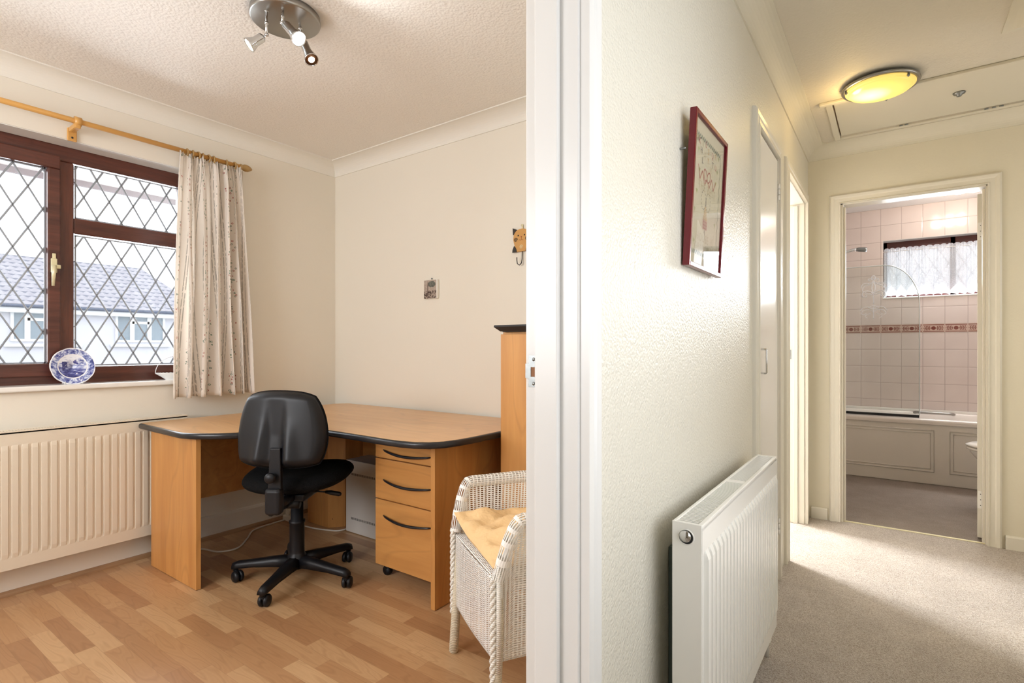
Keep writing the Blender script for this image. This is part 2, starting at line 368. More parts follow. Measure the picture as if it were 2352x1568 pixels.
def plate_mat():
    # generic blue landscape on white china; local x/y of the plate
    m, nt, b = nm('blue_plate'); tc = nt.nodes.new('ShaderNodeTexCoord'); sx = nt.nodes.new('ShaderNodeSeparateXYZ'); L(nt, tc.outputs['Object'], sx.inputs[0])
    x, y = sx.outputs[0], sx.outputs[1]
    r = math_(nt, 'DIVIDE', math_(nt, 'SQRT', math_(nt, 'ADD', math_(nt, 'MULTIPLY', x, x), math_(nt, 'MULTIPLY', y, y))), 0.088)
    n1 = noise(nt, tc.outputs['Object'], 55, 5, 0.75); n2 = noise(nt, coords(nt, (1, 3.5, 1)), 28, 4, 0.7)
    rim = ramp(nt, n1, [(0.40, (0.035, 0.045, 0.22)), (0.50, (0.18, 0.22, 0.50)), (0.56, (0.62, 0.68, 0.85)), (0.7, (0.80, 0.84, 0.92))])
    hy = math_(nt, 'ADD', n2, math_(nt, 'MULTIPLY', y, 4.0))
    inn = ramp(nt, hy, [(0.28, (0.03, 0.035, 0.16)), (0.42, (0.12, 0.14, 0.40)), (0.52, (0.40, 0.45, 0.68)), (0.62, (0.80, 0.83, 0.90))])
    # dark ruined tower and tree masses
    tw = math_(nt, 'MULTIPLY', math_(nt, 'LESS_THAN', math_(nt, 'ABSOLUTE', math_(nt, 'ADD', x, 0.030)), 0.010), math_(nt, 'LESS_THAN', math_(nt, 'ABSOLUTE', math_(nt, 'SUBTRACT', y, 0.002)), 0.022))
    tx = math_(nt, 'ADD', math_(nt, 'POWER', math_(nt, 'DIVIDE', math_(nt, 'SUBTRACT', x, 0.027), 0.024), 2.0), math_(nt, 'POWER', math_(nt, 'DIVIDE', math_(nt, 'SUBTRACT', y, 0.022), 0.013), 2.0))
    tree = math_(nt, 'MULTIPLY', math_(nt, 'LESS_THAN', tx, 1.0), math_(nt, 'GREATER_THAN', n1, 0.47))
    inn = mixc(nt, math_(nt, 'MULTIPLY', tw, math_(nt, 'GREATER_THAN', n1, 0.45)), inn, (0.04, 0.045, 0.18))
    inn = mixc(nt, tree, inn, (0.06, 0.07, 0.26))
    c = mixc(nt, math_(nt, 'GREATER_THAN', r, 0.66), inn, rim)
    wr = math_(nt, 'MULTIPLY', math_(nt, 'GREATER_THAN', r, 0.63), math_(nt, 'LESS_THAN', r, 0.68))
    c = mixc(nt, math_(nt, 'MAXIMUM', wr, math_(nt, 'GREATER_THAN', r, 0.965)), c, (0.85, 0.86, 0.90))
    L(nt, c, b.inputs['Base Color']); b.inputs['Roughness'].default_value = 0.15
plate_mat()
def photo_tile():
    m, nt, b = nm('photo_tile'); tc = nt.nodes.new('ShaderNodeTexCoord'); sx = nt.nodes.new('ShaderNodeSeparateXYZ'); L(nt, tc.outputs['Object'], sx.inputs[0])
    x, y = sx.outputs[0], sx.outputs[1]
    n1 = noise(nt, tc.outputs['Object'], 90, 4, 0.7)
    base = ramp(nt, n1, [(0.35, (0.34, 0.27, 0.22)), (0.65, (0.50, 0.42, 0.36))])
    e = math_(nt, 'ADD', math_(nt, 'POWER', math_(nt, 'DIVIDE', math_(nt, 'SUBTRACT', x, 0.010), 0.033), 2.0), math_(nt, 'POWER', math_(nt, 'DIVIDE', math_(nt, 'SUBTRACT', y, 0.030), 0.019), 2.0))
    e = math_(nt, 'LESS_THAN', math_(nt, 'ADD', e, math_(nt, 'MULTIPLY', n1, 0.8)), 1.35)
    g = ramp(nt, n1, [(0.3, (0.05, 0.055, 0.045)), (0.7, (0.20, 0.20, 0.17))])
    c = mixc(nt, e, base, g)
    low = math_(nt, 'MULTIPLY', math_(nt, 'LESS_THAN', y, -0.008), math_(nt, 'GREATER_THAN', n1, 0.50))
    c = mixc(nt, low, c, (0.05, 0.03, 0.025))
    trunk = math_(nt, 'MULTIPLY', math_(nt, 'LESS_THAN', math_(nt, 'ABSOLUTE', math_(nt, 'ADD', x, 0.022)), 0.003), math_(nt, 'LESS_THAN', y, 0.03))
    c = mixc(nt, trunk, c, (0.10, 0.06, 0.05))
    L(nt, c, b.inputs['Base Color']); b.inputs['Roughness'].default_value = 0.4
photo_tile()
def dome():
    m, nt, b = nm('lamp_dome'); tc = nt.nodes.new('ShaderNodeTexCoord')
    d = nt.nodes.new('ShaderNodeVectorMath'); d.operation = 'DISTANCE'; d.inputs[1].default_value = (-0.035, -0.005, -0.03); L(nt, tc.outputs['Object'], d.inputs[0])
    e = ramp(nt, d.outputs['Value'], [(0.0, (1, 1, 1)), (0.045, (0.72, 0.72, 0.72)), (0.085, (0.23, 0.23, 0.23)), (0.17, (0.135, 0.135, 0.135))])
    b.inputs['Base Color'].default_value = (0.40, 0.30, 0.08, 1); b.inputs['Roughness'].default_value = 0.25
    b.inputs['Emission Color'].default_value = (1.0, 0.68, 0.16, 1)
    L(nt, math_(nt, 'MULTIPLY', e, 5.6), b.inputs['Emission Strength'])
dome()

# ---------------------------------------------------------------- mesh helpers
OFF = {}
class MB:
    def __init__(s): s.v = []; s.f = []; s.uv = {}; s.sm = set(); s.mi = {}
    def add(s, vs_, fs, uv=None, smooth=False, mi=0):
        o = len(s.v); s.v += [tuple(p) for p in vs_]
        for k, f in enumerate(fs):
            idx = len(s.f); s.f.append(tuple(i + o for i in f))
            if uv is not None: s.uv[idx] = [uv[i] for i in f]
            if smooth: s.sm.add(idx)
            s.mi[idx] = mi
        return s
    def box(s, x0, x1, y0, y1, z0, z1, mat=None, mi=0):
        p = [Vector((x, y, z)) for z in (z0, z1) for y in (y0, y1) for x in (x0, x1)]
        if mat is not None: p = [mat @ q for q in p]
        return s.add(p, [(0, 2, 3, 1), (4, 5, 7, 6), (0, 1, 5, 4), (2, 6, 7, 3), (0, 4, 6, 2), (1, 3, 7, 5)], mi=mi)
    def bbox(s, x0, x1, y0, y1, z0, z1, r=0.003, seg=2, mat=None, mi=0):
        bm = bmesh.new(); bmesh.ops.create_cube(bm, size=1)
        for v in bm.verts: v.co = Vector(((x0 + x1) / 2 + v.co.x * (x1 - x0), (y0 + y1) / 2 + v.co.y * (y1 - y0), (z0 + z1) / 2 + v.co.z * (z1 - z0)))
        r = min(r, 0.49 * min(x1 - x0, y1 - y0, z1 - z0))
        bmesh.ops.bevel(bm, geom=bm.edges[:], offset=r, segments=seg, profile=0.5, affect='EDGES')
        s.addbm(bm, mat, mi=mi); return s
    def addbm(s, bm, mat=None, smooth=False, mi=0):
        bm.verts.index_update()
        s.add([(mat @ v.co if mat is not None else v.co) for v in bm.verts], [[v.index for v in f.verts] for f in bm.faces], smooth=smooth, mi=mi); bm.free()
    def prism(s, poly, z0, z1, mat=None, bevel=0, mi=0, smooth=False):
        bm = bmesh.new(); vs_ = [bm.verts.new((x, y, z0)) for x, y in poly]; f = bm.faces.new(vs_)
        if f.normal.z > 0: pass
        r = bmesh.ops.extrude_face_region(bm, geom=[f]); up = [e for e in r['geom'] if isinstance(e, bmesh.types.BMVert)]
        for v in up: v.co.z = z1
        bmesh.ops.recalc_face_normals(bm, faces=bm.faces[:])
        if bevel:
            es = [e for e in bm.edges if abs(e.verts[0].co.z - e.verts[1].co.z) < 1e-7]
            bmesh.ops.bevel(bm, geom=es, offset=bevel, segments=4, profile=0.5, affect='EDGES')
        s.addbm(bm, mat, smooth, mi); return s
    def tube(s, pts, r, n=12, caps=True, closed=False, smooth=True, mi=0, flat=1.0):
        pts = [Vector(p) for p in pts]; k = len(pts); rs = r if isinstance(r, (list, tuple)) else [r] * k
        vs_ = []; up = None
        for i, p in enumerate(pts):
            if closed: d = pts[(i + 1) % k] - pts[i - 1]
            else: d = pts[min(i + 1, k - 1)] - pts[max(i - 1, 0)]
            d.normalize()
            if up is None: up = Vector((0, 0, 1)) if abs(d.z) < 0.9 else Vector((0, 1, 0))
            a = d.cross(up).normalized(); b_ = a.cross(d).normalized(); up = b_
            for j in range(n):
                t = 2 * PI * j / n; vs_.append(p + a * math.cos(t) * rs[i] + b_ * math.sin(t) * rs[i] * flat)
        fs = []
        for i in range(k if closed else k - 1):
            for j in range(n):
                q = (i + 1) % k; fs.append((i * n + j, i * n + (j + 1) % n, q * n + (j + 1) % n, q * n + j))
        if caps and not closed: fs.append(tuple(range(n))[::-1]); fs.append(tuple((k - 1) * n + j for j in range(n)))
        return s.add(vs_, fs, smooth=smooth, mi=mi)
    def lathe(s, prof, n=32, mat=None, smooth=True, mi=0, sx=1, sy=1):
        vs_ = []; fs = []
        for r, z in prof:
            for j in range(n):
                t = 2 * PI * j / n; q = Vector((r * math.cos(t) * sx, r * math.sin(t) * sy, z)); vs_.append(mat @ q if mat is not None else q)
        for i in range(len(prof) - 1):
            for j in range(n): fs.append((i * n + j, i * n + (j + 1) % n, (i + 1) * n + (j + 1) % n, (i + 1) * n + j))
        fs.append(tuple(range(n))[::-1]); fs.append(tuple((len(prof) - 1) * n + j for j in range(n)))
        return s.add(vs_, fs, smooth=smooth, mi=mi)
    def grid(s, fn, nu, nv, uvs=None, smooth=True, mi=0):
        vs_ = []; uv = []
        for j in range(nv + 1):
            for i in range(nu + 1):
                a, b_ = i / nu, j / nv; vs_.append(fn(a, b_)); uv.append(uvs(a, b_) if uvs else (a, b_))
        fs = [(j * (nu + 1) + i, j * (nu + 1) + i + 1, (j + 1) * (nu + 1) + i + 1, (j + 1) * (nu + 1) + i) for j in range(nv) for i in range(nu)]
        return s.add(vs_, fs, uv=uv, smooth=smooth, mi=mi)

def setp(o, label=None, cat=None, group=None, kind=None):
    if label: o['label'] = label
    if cat: o['category'] = cat
    if group: o['group'] = group
    if kind: o['kind'] = kind
    return o
def obj(name, mb, mats, parent=None, world=True, origin=None, label=None, cat=None, group=None, kind=None, solid=0, subsurf=0, bevel=0, shade=None):
    vs_ = [Vector(v) for v in mb.v]
    if parent is None:
        if origin is None:
            xs = [v.x for v in vs_]; ys = [v.y for v in vs_]; zs = [v.z for v in vs_]
            origin = Vector(((min(xs) + max(xs)) / 2, (min(ys) + max(ys)) / 2, min(zs)))
        origin = Vector(origin); off = origin
    else:
        base = OFF[parent.name] if world else Vector((0, 0, 0))
        origin = Vector(origin) if origin is not None else base
        off = origin
    me = bpy.data.meshes.new(name)
    me.from_pydata([v - off if (parent is None or world) else v for v in vs_], [], mb.f)
    if mb.uv:
        ul = me.uv_layers.new(name='UVMap')
        for p in me.polygons:
            u = mb.uv.get(p.index)
            if u:
                for li, c in zip(p.loop_indices, u): ul.data[li].uv = c
    if not isinstance(mats, (list, tuple)): mats = [mats]
    for m in mats: me.materials.append(M[m])
    for p in me.polygons:
        p.use_smooth = p.index in mb.sm; p.material_index = mb.mi.get(p.index, 0)
    o = bpy.data.objects.new(name, me); C.objects.link(o)
    if parent is None: o.location = off; OFF[o.name] = Vector(off)
    else:
        o.parent = parent; o.location = (off - base) if world else (0, 0, 0); OFF[o.name] = Vector(off)
    if solid:
        md = o.modifiers.new('thickness', 'SOLIDIFY'); md.thickness = solid; md.offset = 0
    if bevel:
        md = o.modifiers.new('bevel', 'BEVEL'); md.width = bevel; md.segments = 2; md.limit_method = 'ANGLE'
    if subsurf:
        md = o.modifiers.new('sub', 'SUBSURF'); md.levels = subsurf; md.render_levels = subsurf
    return setp(o, label, cat, group, kind)
def empty(name, loc, label=None, cat=None, group=None, kind=None, matrix=None):
    o = bpy.data.objects.new(name, None); C.objects.link(o); o.empty_display_size = 0.05
    if matrix is not None: o.matrix_world = matrix
    else: o.location = loc
    OFF[o.name] = Vector(loc); return setp(o, label, cat, group, kind)
def copy_thing(o):
    c = o.copy(); C.objects.link(c)
    for ch in [k for k in bpy.data.objects if k.parent == o]:
        d = ch.copy(); C.objects.link(d); d.parent = c
    return c
def extrude_profile(mb, prof, p0, p1, axis_out, up=Vector((0, 0, 1)), m0=0.0, m1=0.0, mi=0, smooth=False):
    """sweep a closed (out, up) profile from p0 to p1; m0/m1 shift the ends along the sweep per unit of 'out' (mitres)"""
    p0, p1 = Vector(p0), Vector(p1); d = (p1 - p0).normalized(); a = Vector(axis_out)
    n = len(prof); vs_ = [p0 + a * x + up * z + d * (m0 * x) for x, z in prof] + [p1 + a * x + up * z + d * (m1 * x) for x, z in prof]
    fs = [(i, (i + 1) % n, n + (i + 1) % n, n + i) for i in range(n)] + [tuple(range(n))[::-1], tuple(range(n, 2 * n))]
    mb.add(vs_, fs, smooth=smooth, mi=mi)
XW = Matrix(((0, 0, 1, 0), (1, 0, 0, 0), (0, 1, 0, 0), (0, 0, 0, 1)))     # local x->Y, y->Z, z->X (a thing on a wall, facing +X)
YW = Matrix(((1, 0, 0, 0), (0, 0, -1, 0), (0, 1, 0, 0), (0, 0, 0, 1)))    # local x->X, y->Z, z->-Y (a thing on a wall, facing -Y)

# ---------------------------------------------------------------- room shell
CZ = 2.385; WX = -3.22; BY = 2.35; HX = -0.45; TY = 3.945; NY = 6.10
def struct(name, mb, mat, parent=None, **k): return obj(name, mb, mat, parent, kind=None if parent else 'structure', **k)
# window wall (exterior), openings: office window and side-room window
WY0, WY1, WZ0, WZ1 = 0.22, 1.46, 0.90, 2.10
mb = MB()
TX = -3.50
mb.box(TX, WX, -1.3, WY0, 0, CZ); mb.box(TX, WX, WY0, WY1, 0, WZ0); mb.box(TX, WX, WY0, WY1, WZ1, CZ); mb.box(TX, WX, WY1, BY, 0, CZ)
struct('wall_west', mb, 'office_wall')
mb = MB(); mb.box(TX, WX, BY + 0.1, 4.1, 0, CZ); mb.box(TX, WX, 4.1, 5.2, 0, 1.0); mb.box(TX, WX, 4.1, 5.2, 2.1, CZ); mb.box(TX, WX, 5.2, 6.4, 0, CZ)
struct('wall_side_room_west', mb, 'radiator_white')
struct('wall_north', MB().box(TX, -0.50, BY, BY + 0.1, 0, CZ), 'office_wall')
# office south wall with an added window opening for fill light
mb = MB(); mb.box(TX, -2.75, -1.4, -1.3, 0, CZ); mb.box(-1.15, -0.5, -1.4, -1.3, 0, CZ); mb.box(-2.75, -1.15, -1.4, -1.3, 0, 0.95); mb.box(-2.75, -1.15, -1.4, -1.3, 2.15, CZ)
struct('wall_south', mb, 'office_wall')
# wall between office and hall
DJ = 0.845; DN = 0.02; DH = 2.03      # office doorway from DN to DJ
def hall_side(x0, x1, mat, name):
    mb = MB()
    mb.box(x0, x1, -1.3, DN, 0, CZ); mb.box(x0, x1, DN, DJ, DH, CZ); mb.box(x0, x1, DJ, 2.315, 0, CZ)
    mb.box(x0, x1, 2.315, 2.80, 2.03, CZ); mb.box(x0, x1, 2.80, 3.05, 0, CZ)
    mb.box(x0, x1, 3.05, 3.80, 2.03, CZ); mb.box(x0, x1, 3.80, TY, 0, CZ)
    struct(name, mb, mat)
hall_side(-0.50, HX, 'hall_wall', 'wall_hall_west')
mb = MB(); mb.box(-0.56, -0.50, -1.3, DN, 0, CZ); mb.box(-0.56, -0.50, DN, DJ, DH, CZ); mb.box(-0.56, -0.50, DJ, BY, 0, CZ)
struct('wall_east', mb, 'office_wall')
mb = MB(); mb.box(-1.15, -1.10, BY + 0.1, 2.95, 0, CZ); mb.box(-1.10, -0.50, 2.90, 2.95, 0, CZ)
struct('wall_cupboard', mb, 'white_paint')
# bathroom door wall
BX0, BX1 = -0.275, 0.435
mb = MB(); mb.box(-0.95, BX0, TY, TY + 0.1, 0, CZ); mb.box(BX0, BX1, TY, TY + 0.1, 2.03, CZ); mb.box(BX1, 1.7, TY, TY + 0.1, 0, CZ)
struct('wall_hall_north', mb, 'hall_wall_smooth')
mb = MB(); mb.box(0.45, 0.55, -1.5, -0.10, 0, CZ); mb.box(0.45, 0.55, 1.70, 2.84, 0, CZ); mb.box(0.45, 0.55, -0.10, 1.70, 0, 0.65); mb.box(0.45, 0.55, -0.10, 1.70, 2.1, CZ); mb.box(0.55, 1.7, 2.74, 2.84, 0, CZ)  # includes the opening for the added hall window
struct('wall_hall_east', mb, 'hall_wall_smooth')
mb = MB(); mb.box(1.6, 1.7, 2.84, TY, 0, 1.0); mb.box(1.6, 1.7, 2.84, 3.0, 1.0, CZ); mb.box(1.6, 1.7, 3.8, TY, 1.0, CZ); mb.box(1.6, 1.7, 3.0, 3.8, 2.0, CZ)  # includes the opening for the added far east window
struct('wall_hall_far_east', mb, 'hall_wall_smooth')
mb = MB(); mb.box(-0.5, 0.55, -1.5, -1.4, 0, CZ)
struct('wall_hall_south', mb, 'hall_wall')
# bathroom
mb = MB(); mb.box(-0.9, -0.8, TY + 0.1, NY, 0, CZ + 0.02)
struct('wall_bathroom_west', mb, 'tiles')
struct('wall_bathroom_east', MB().box(1.14, 1.24, TY + 0.1, NY, 0, CZ + 0.02), 'tiles')
QX0, QX1, QZ0, QZ1 = -0.078, 0.95, 1.572, 2.105
bn = empty('wall_bathroom_north', (-0.2514, NY, 0), kind='structure')
mb = MB(); mb.box(-0.9, 1.24, NY, NY + 0.25, 0, 1.242)
obj('tile_panel', mb, 'tiles', bn, origin=(-0.2514 + 0.001, NY, 1.242))
mb = MB(); mb.box(-0.9, QX0, NY, NY + 0.25, 1.316, CZ + 0.02); mb.box(QX1, 1.24, NY, NY + 0.25, 1.316, CZ + 0.02)
mb.box(QX0, QX1, NY, NY + 0.25, 1.316, QZ0 - 0.012); mb.box(QX0, QX1, NY, NY + 0.25, QZ1, CZ + 0.02)
obj('tile_panel', mb, 'tiles', bn, origin=(-0.2514 + 0.001, NY, 1.316))
obj('border_strip', MB().box(-0.9, 1.24, NY - 0.002, NY + 0.2, 1.242, 1.316), 'border_tile', bn, origin=(-0.2514, NY, 1.242))
# side room
mb = MB(); mb.box(TX, -0.9, 6.1, 6.2, 0, CZ); struct('wall_side_room_north', mb, 'radiator_white')
# floors and ceilings
struct('floor', MB().box(TX, -0.5, -1.4, BY + 0.1, -0.06, 0), 'laminate', origin=(-3.22, 0.0, 0))
struct('floor_side_room', MB().box(TX, -0.5, BY + 0.1, NY, -0.06, 0), 'hall_carpet')
struct('floor_hall', MB().box(-0.5, 1.7, -1.5, TY + 0.03, -0.06, 0.004), 'hall_carpet')
struct('floor_bathroom', MB().box(-0.9, 1.24, TY + 0.03, NY + 0.1, -0.06, 0.002), 'bath_carpet')
struct('ceiling', MB().box(TX, -0.5, -1.4, BY + 0.1, CZ, CZ + 0.08), 'office_ceiling')
struct('ceiling_side_room', MB().box(TX, -0.5, BY + 0.1, NY + 0.2, CZ, CZ + 0.08), 'office_ceiling')
# hall ceiling with the loft hatch opening
HA = (-0.262, 0.62, 3.25, 3.81)
mb = MB(); mb.box(-0.5, 1.7, -1.5, HA[2], CZ, CZ + 0.08); mb.box(-0.5, HA[0], HA[2], HA[3], CZ, CZ + 0.08); mb.box(HA[1], 1.7, HA[2], HA[3], CZ, CZ + 0.08); mb.box(-0.5, 1.7, HA[3], TY, CZ, CZ + 0.08)
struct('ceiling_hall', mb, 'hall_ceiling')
struct('ceiling_bathroom', MB().box(-0.9, 1.24, TY, NY + 0.25, CZ + 0.02, CZ + 0.1), 'bath_ceiling')

# cornices (cove profile)
def cove(w_, h_, lip=0.006):
    pr = [(0, 0), (lip, 0)]
    for i in range(0, 9):
        t = i / 8 * PI / 2; pr.append((w_ - (w_ - lip) * math.cos(t) + 0 * lip, -(h_ - lip) * (1 - math.sin(t)) + 0)) if False else None
    # concave quarter: centre at (w_, -h_)
    pr = [(0, 0), (0, -h_), (lip, -h_)]
    for i in range(0, 11):
        t = i / 10 * PI / 2
        pr.append((lip + (w_ - lip) * (1 - math.cos(t)), -h_ + (h_ - lip) * math.sin(t)))
    pr += [(w_, -lip), (w_, 0)]
    return [(x, z) for x, z in pr]
CV = cove(0.10, 0.078)
def trim_run(name, prof, runs, mat, z=CZ):
    mb = MB()
    for p0, p1, ax, m0, m1 in runs: extrude_profile(mb, prof, (*p0, z), (*p1, z), ax, m0=m0, m1=m1, smooth=False)
    bm = bmesh.new()
    return struct(name, mb, mat)
trim_run('trim_1', CV, [((WX, -1.3), (WX, BY), (1, 0, 0), 0, -1), ((WX, BY), (-0.55, BY), (0, -1, 0), 1, -1), ((-0.55, BY), (-0.55, -1.3), (-1, 0, 0), 1, 0)], 'cornice_paint')
CV2 = cove(0.09, 0.078)
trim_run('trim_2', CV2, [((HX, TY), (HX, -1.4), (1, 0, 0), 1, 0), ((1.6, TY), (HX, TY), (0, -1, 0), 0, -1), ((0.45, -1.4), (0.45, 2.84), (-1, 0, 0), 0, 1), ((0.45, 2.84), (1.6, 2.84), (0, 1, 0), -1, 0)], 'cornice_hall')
# skirtings
SK = [(0, 0), (0.016, 0), (0.016, 0.115), (0.010, 0.128), (0.0, 0.13)]
mb = MB(); extrude_profile(mb, SK, (WX, -1.3, 0), (WX, BY, 0), (1, 0, 0)); struct('baseboard_west', mb, 'skirting_paint')
mb = MB(); extrude_profile(mb, SK, (WX + 0.016, BY, 0), (-0.55, BY, 0), (0, -1, 0)); struct('baseboard_north', mb, 'skirting_paint')
SK = [(x, z * 0.6) for x, z in SK]
mb = MB(); extrude_profile(mb, SK, (0.50, TY, 0), (1.6, TY, 0), (0, -1, 0)); extrude_profile(mb, SK, (-0.43, TY, 0), (-0.34, TY, 0), (0, -1, 0)); struct('baseboard_hall_north', mb, 'hall_paint')
mb = MB(); extrude_profile(mb, SK, (HX, 0.92, 0), (HX, 2.24, 0), (1, 0, 0)); struct('baseboard_hall_west', mb, 'white_paint')
QB = [(0.016, 0), (0.034, 0), (0.033, 0.008), (0.028, 0.015), (0.022, 0.02), (0.016, 0.021)]
mb = MB(); extrude_profile(mb, QB, (WX, -1.3, 0), (WX, BY, 0), (1, 0, 0)); extrude_profile(mb, QB, (WX + 0.034, BY, 0), (-0.55, BY, 0), (0, -1, 0))
struct('trim_3', mb, 'bead_wood')

# ---------------------------------------------------------------- office window
FX = -3.335
wn = empty('window_1', (WX, 0.84, WZ0), kind='structure')
def frame_box(mb, y0, y1, z0, z1, x0=FX - 0.06, x1=FX, r=0.006): mb.bbox(x0, x1, y0, y1, z0, z1, r)
mb = MB()
frame_box(mb, WY0, WY1, 2.022, WZ1 - 0.002); frame_box(mb, WY0, WY1, WZ0 + 0.012, 1.006)
obj('frame_rail', mb, 'mahogany_h', wn)
mb = MB(); frame_box(mb, WY0, WY0 + 0.075, 1.006, 2.022); frame_box(mb, 0.838, 0.898, 1.006, 2.022); frame_box(mb, WY1 - 0.075, WY1, 1.006, 2.022)
obj('frame_stile', mb, 'mahogany', wn)
mb = MB(); frame_box(mb, 0.898, WY1 - 0.075, 1.673, 1.752, FX - 0.055, FX - 0.004); obj('transom', mb, 'mahogany_h', wn)
# opening casement on the left
mb = MB(); SX = FX + 0.016
frame_box(mb, 0.245, 0.842, 1.975, 2.040, FX - 0.04, SX); frame_box(mb, 0.245, 0.842, 0.962, 1.026, FX - 0.04, SX)
frame_box(mb, 0.245, 0.305, 1.026, 1.975, FX - 0.04, SX); frame_box(mb, 0.792, 0.842, 1.026, 1.975, FX - 0.04, SX)
cs = obj('casement', mb, 'mahogany_h', wn)
# glass and leaded diamonds
GX = FX - 0.022
def leaded(y0, y1, z0, z1, parent, cy, cz, dy=0.1085, dz=0.198):
    obj('glass_pane', MB().box(GX - 0.004, GX, y0 - 0.01, y1 + 0.01, z0 - 0.01, z1 + 0.01), 'window_glass', parent)
    mb = MB()
    def clip(sgn, c):
        # line: (y-cy)/dy + sgn*(z-cz)/dz = c
        pts = []
        for y in (y0, y1):
            z = cz + sgn * dz * (c - (y - cy) / dy)
            if z0 - 1e-6 <= z <= z1 + 1e-6: pts.append((y, z))
        for z in (z0, z1):
            y = cy + dy * (c - sgn * (z - cz) / dz)
            if y0 < y < y1: pts.append((y, z))
        return pts
    for sgn in (1, -1):
        for c in range(-14, 15):
            p = clip(sgn, c)
            if len(p) >= 2 and (Vector(p[0]) - Vector(p[1])).length > 0.01:
                a, b_ = Vector((GX + 0.002, p[0][0], p[0][1])), Vector((GX + 0.002, p[1][0], p[1][1]))
                d = (b_ - a).normalized(); n = Vector((0, -d.z, d.y)) * 0.0043; h = Vector((0.004, 0, 0))
                mb.add([a - n, a + n, b_ + n, b_ - n, a - n * 0.5 + h, a + n * 0.5 + h, b_ + n * 0.5 + h, b_ - n * 0.5 + h], [(0, 1, 2, 3), (4, 7, 6, 5), (0, 4, 5, 1), (3, 2, 6, 7), (1, 5, 6, 2), (0, 3, 7, 4)])
    for a in ((y0, y0 + 0.006, z0, z1), (y1 - 0.006, y1, z0, z1), (y0, y1, z0, z0 + 0.006), (y0, y1, z1 - 0.006, z1)): mb.box(GX, GX + 0.005, *a)
    obj('lead_came', mb, 'lead', parent)
leaded(0.905, WY1 - 0.075, 1.752, 2.018, wn, 0.997, 1.966)
leaded(0.905, WY1 - 0.075, 1.010, 1.668, wn, 0.997, 1.570)
leaded(0.305, 0.792, 1.026, 1.975, wn, 0.727, 1.872)
# handle of the casement
hd = MB(); hd.bbox(SX, SX + 0.012, 0.802, 0.826, 1.465, 1.535, 0.004); hd.bbox(SX, SX + 0.008, 0.808, 0.822, 1.53, 1.560, 0.003)
hd.tube([(SX + 0.02, 0.812, 1.50), (SX + 0.022, 0.810, 1.47), (SX + 0.018, 0.808, 1.40)], [0.010, 0.009, 0.006], 10)
hd.bbox(SX, SX + 0.02, 0.820, 0.838, 1.485, 1.505, 0.004)
obj('window_handle', hd, 'brass_cream', wn, label='cream brass casement handle')
# sill board and reveal lining
mb = MB(); mb.bbox(FX - 0.005, WX + 0.028, WY0 - 0.03, WY1 + 0.03, WZ0, WZ0 + 0.026, 0.008, 3)
obj('window_sill', mb, 'white_gloss', wn)
mb = MB(); mb.box(FX, WX - 0.001, WY0, WY1, WZ1 - 0.004, WZ1 - 0.001); mb.box(FX, WX - 0.001, WY1 - 0.004, WY1 - 0.001, WZ0, WZ1)
obj('reveal', mb, 'radiator_white', wn)
# rear part of the eaves outside
mb = MB(); mb.box(-4.0, -3.52, -2, 7, 2.115, 2.13); obj('soffit_board', mb, 'soffit', wn)
mb = MB(); mb.box(-4.02, -4.0, -2, 7, 2.08, 2.26); obj('fascia_board', mb, 'fascia', wn)
# frames out of view: side-room window; office south and hall windows added for light
for nme, (a, b_, c, d, fixed, ax) in {'added_window_2': (-2.75, -1.15, 0.95, 2.15, -1.36, 'y'), 'window_3': (4.1, 5.2, 1.0, 2.1, -3.36, 'x'), 'added_window_4': (-0.10, 1.70, 0.65, 2.1, 0.52, 'x'), 'added_window_5': (3.0, 3.8, 1.0, 2.0, 1.66, 'x')}.items():
    mb = MB()
    for (u0, u1, z0, z1) in ((a, b_, c, c + 0.06), (a, b_, d - 0.06, d), (a, a + 0.06, c, d), (b_ - 0.06, b_, c, d)):
        if ax == 'y': mb.box(u0, u1, fixed - 0.03, fixed + 0.03, z0, z1)
        else: mb.box(fixed - 0.03, fixed + 0.03, u0, u1, z0, z1)
    struct(nme, mb, 'mahogany')

# ---------------------------------------------------------------- door frames
ARCH = [(0, 0), (0.019, 0), (0.019, 0.004), (0.013, 0.010), (0.013, 0.030), (0.016, 0.036), (0.018, 0.05), (0.012, 0.058), (0, 0.060)]   # (thickness, across from opening)
def architrave_x(mb, x, y_in, out, z1, hdr_other=None, scale=1.0, side=1):
    """upright on a wall of constant x; profile grows away from the opening in direction out (+1/-1 in y)"""
    pr = [(a, b_ * scale) for a, b_ in ARCH]
    for_v = [Vector((x + side * a, y_in + out * b_, 0)) for a, b_ in pr]; n = len(pr)
    top = [Vector((x + side * a, y_in + out * b_, z1 + b_)) for a, b_ in pr]
    mb.add(for_v + top, [(i, (i + 1) % n, n + (i + 1) % n, n + i) for i in range(n)] + [tuple(range(n)), tuple(range(n, 2 * n))[::-1]])
def head_x(mb, x, y0, y1, z1, scale=1.0, side=1):
    pr = [(a, b_ * scale) for a, b_ in ARCH]; n = len(pr)
    A = [Vector((x + side * a, y0 - b_, z1 + b_)) for a, b_ in pr]; B = [Vector((x + side * a, y1 + b_, z1 + b_)) for a, b_ in pr]
    mb.add(A + B, [(i, (i + 1) % n, n + (i + 1) % n, n + i) for i in range(n)] + [tuple(range(n)), tuple(range(n, 2 * n))[::-1]])
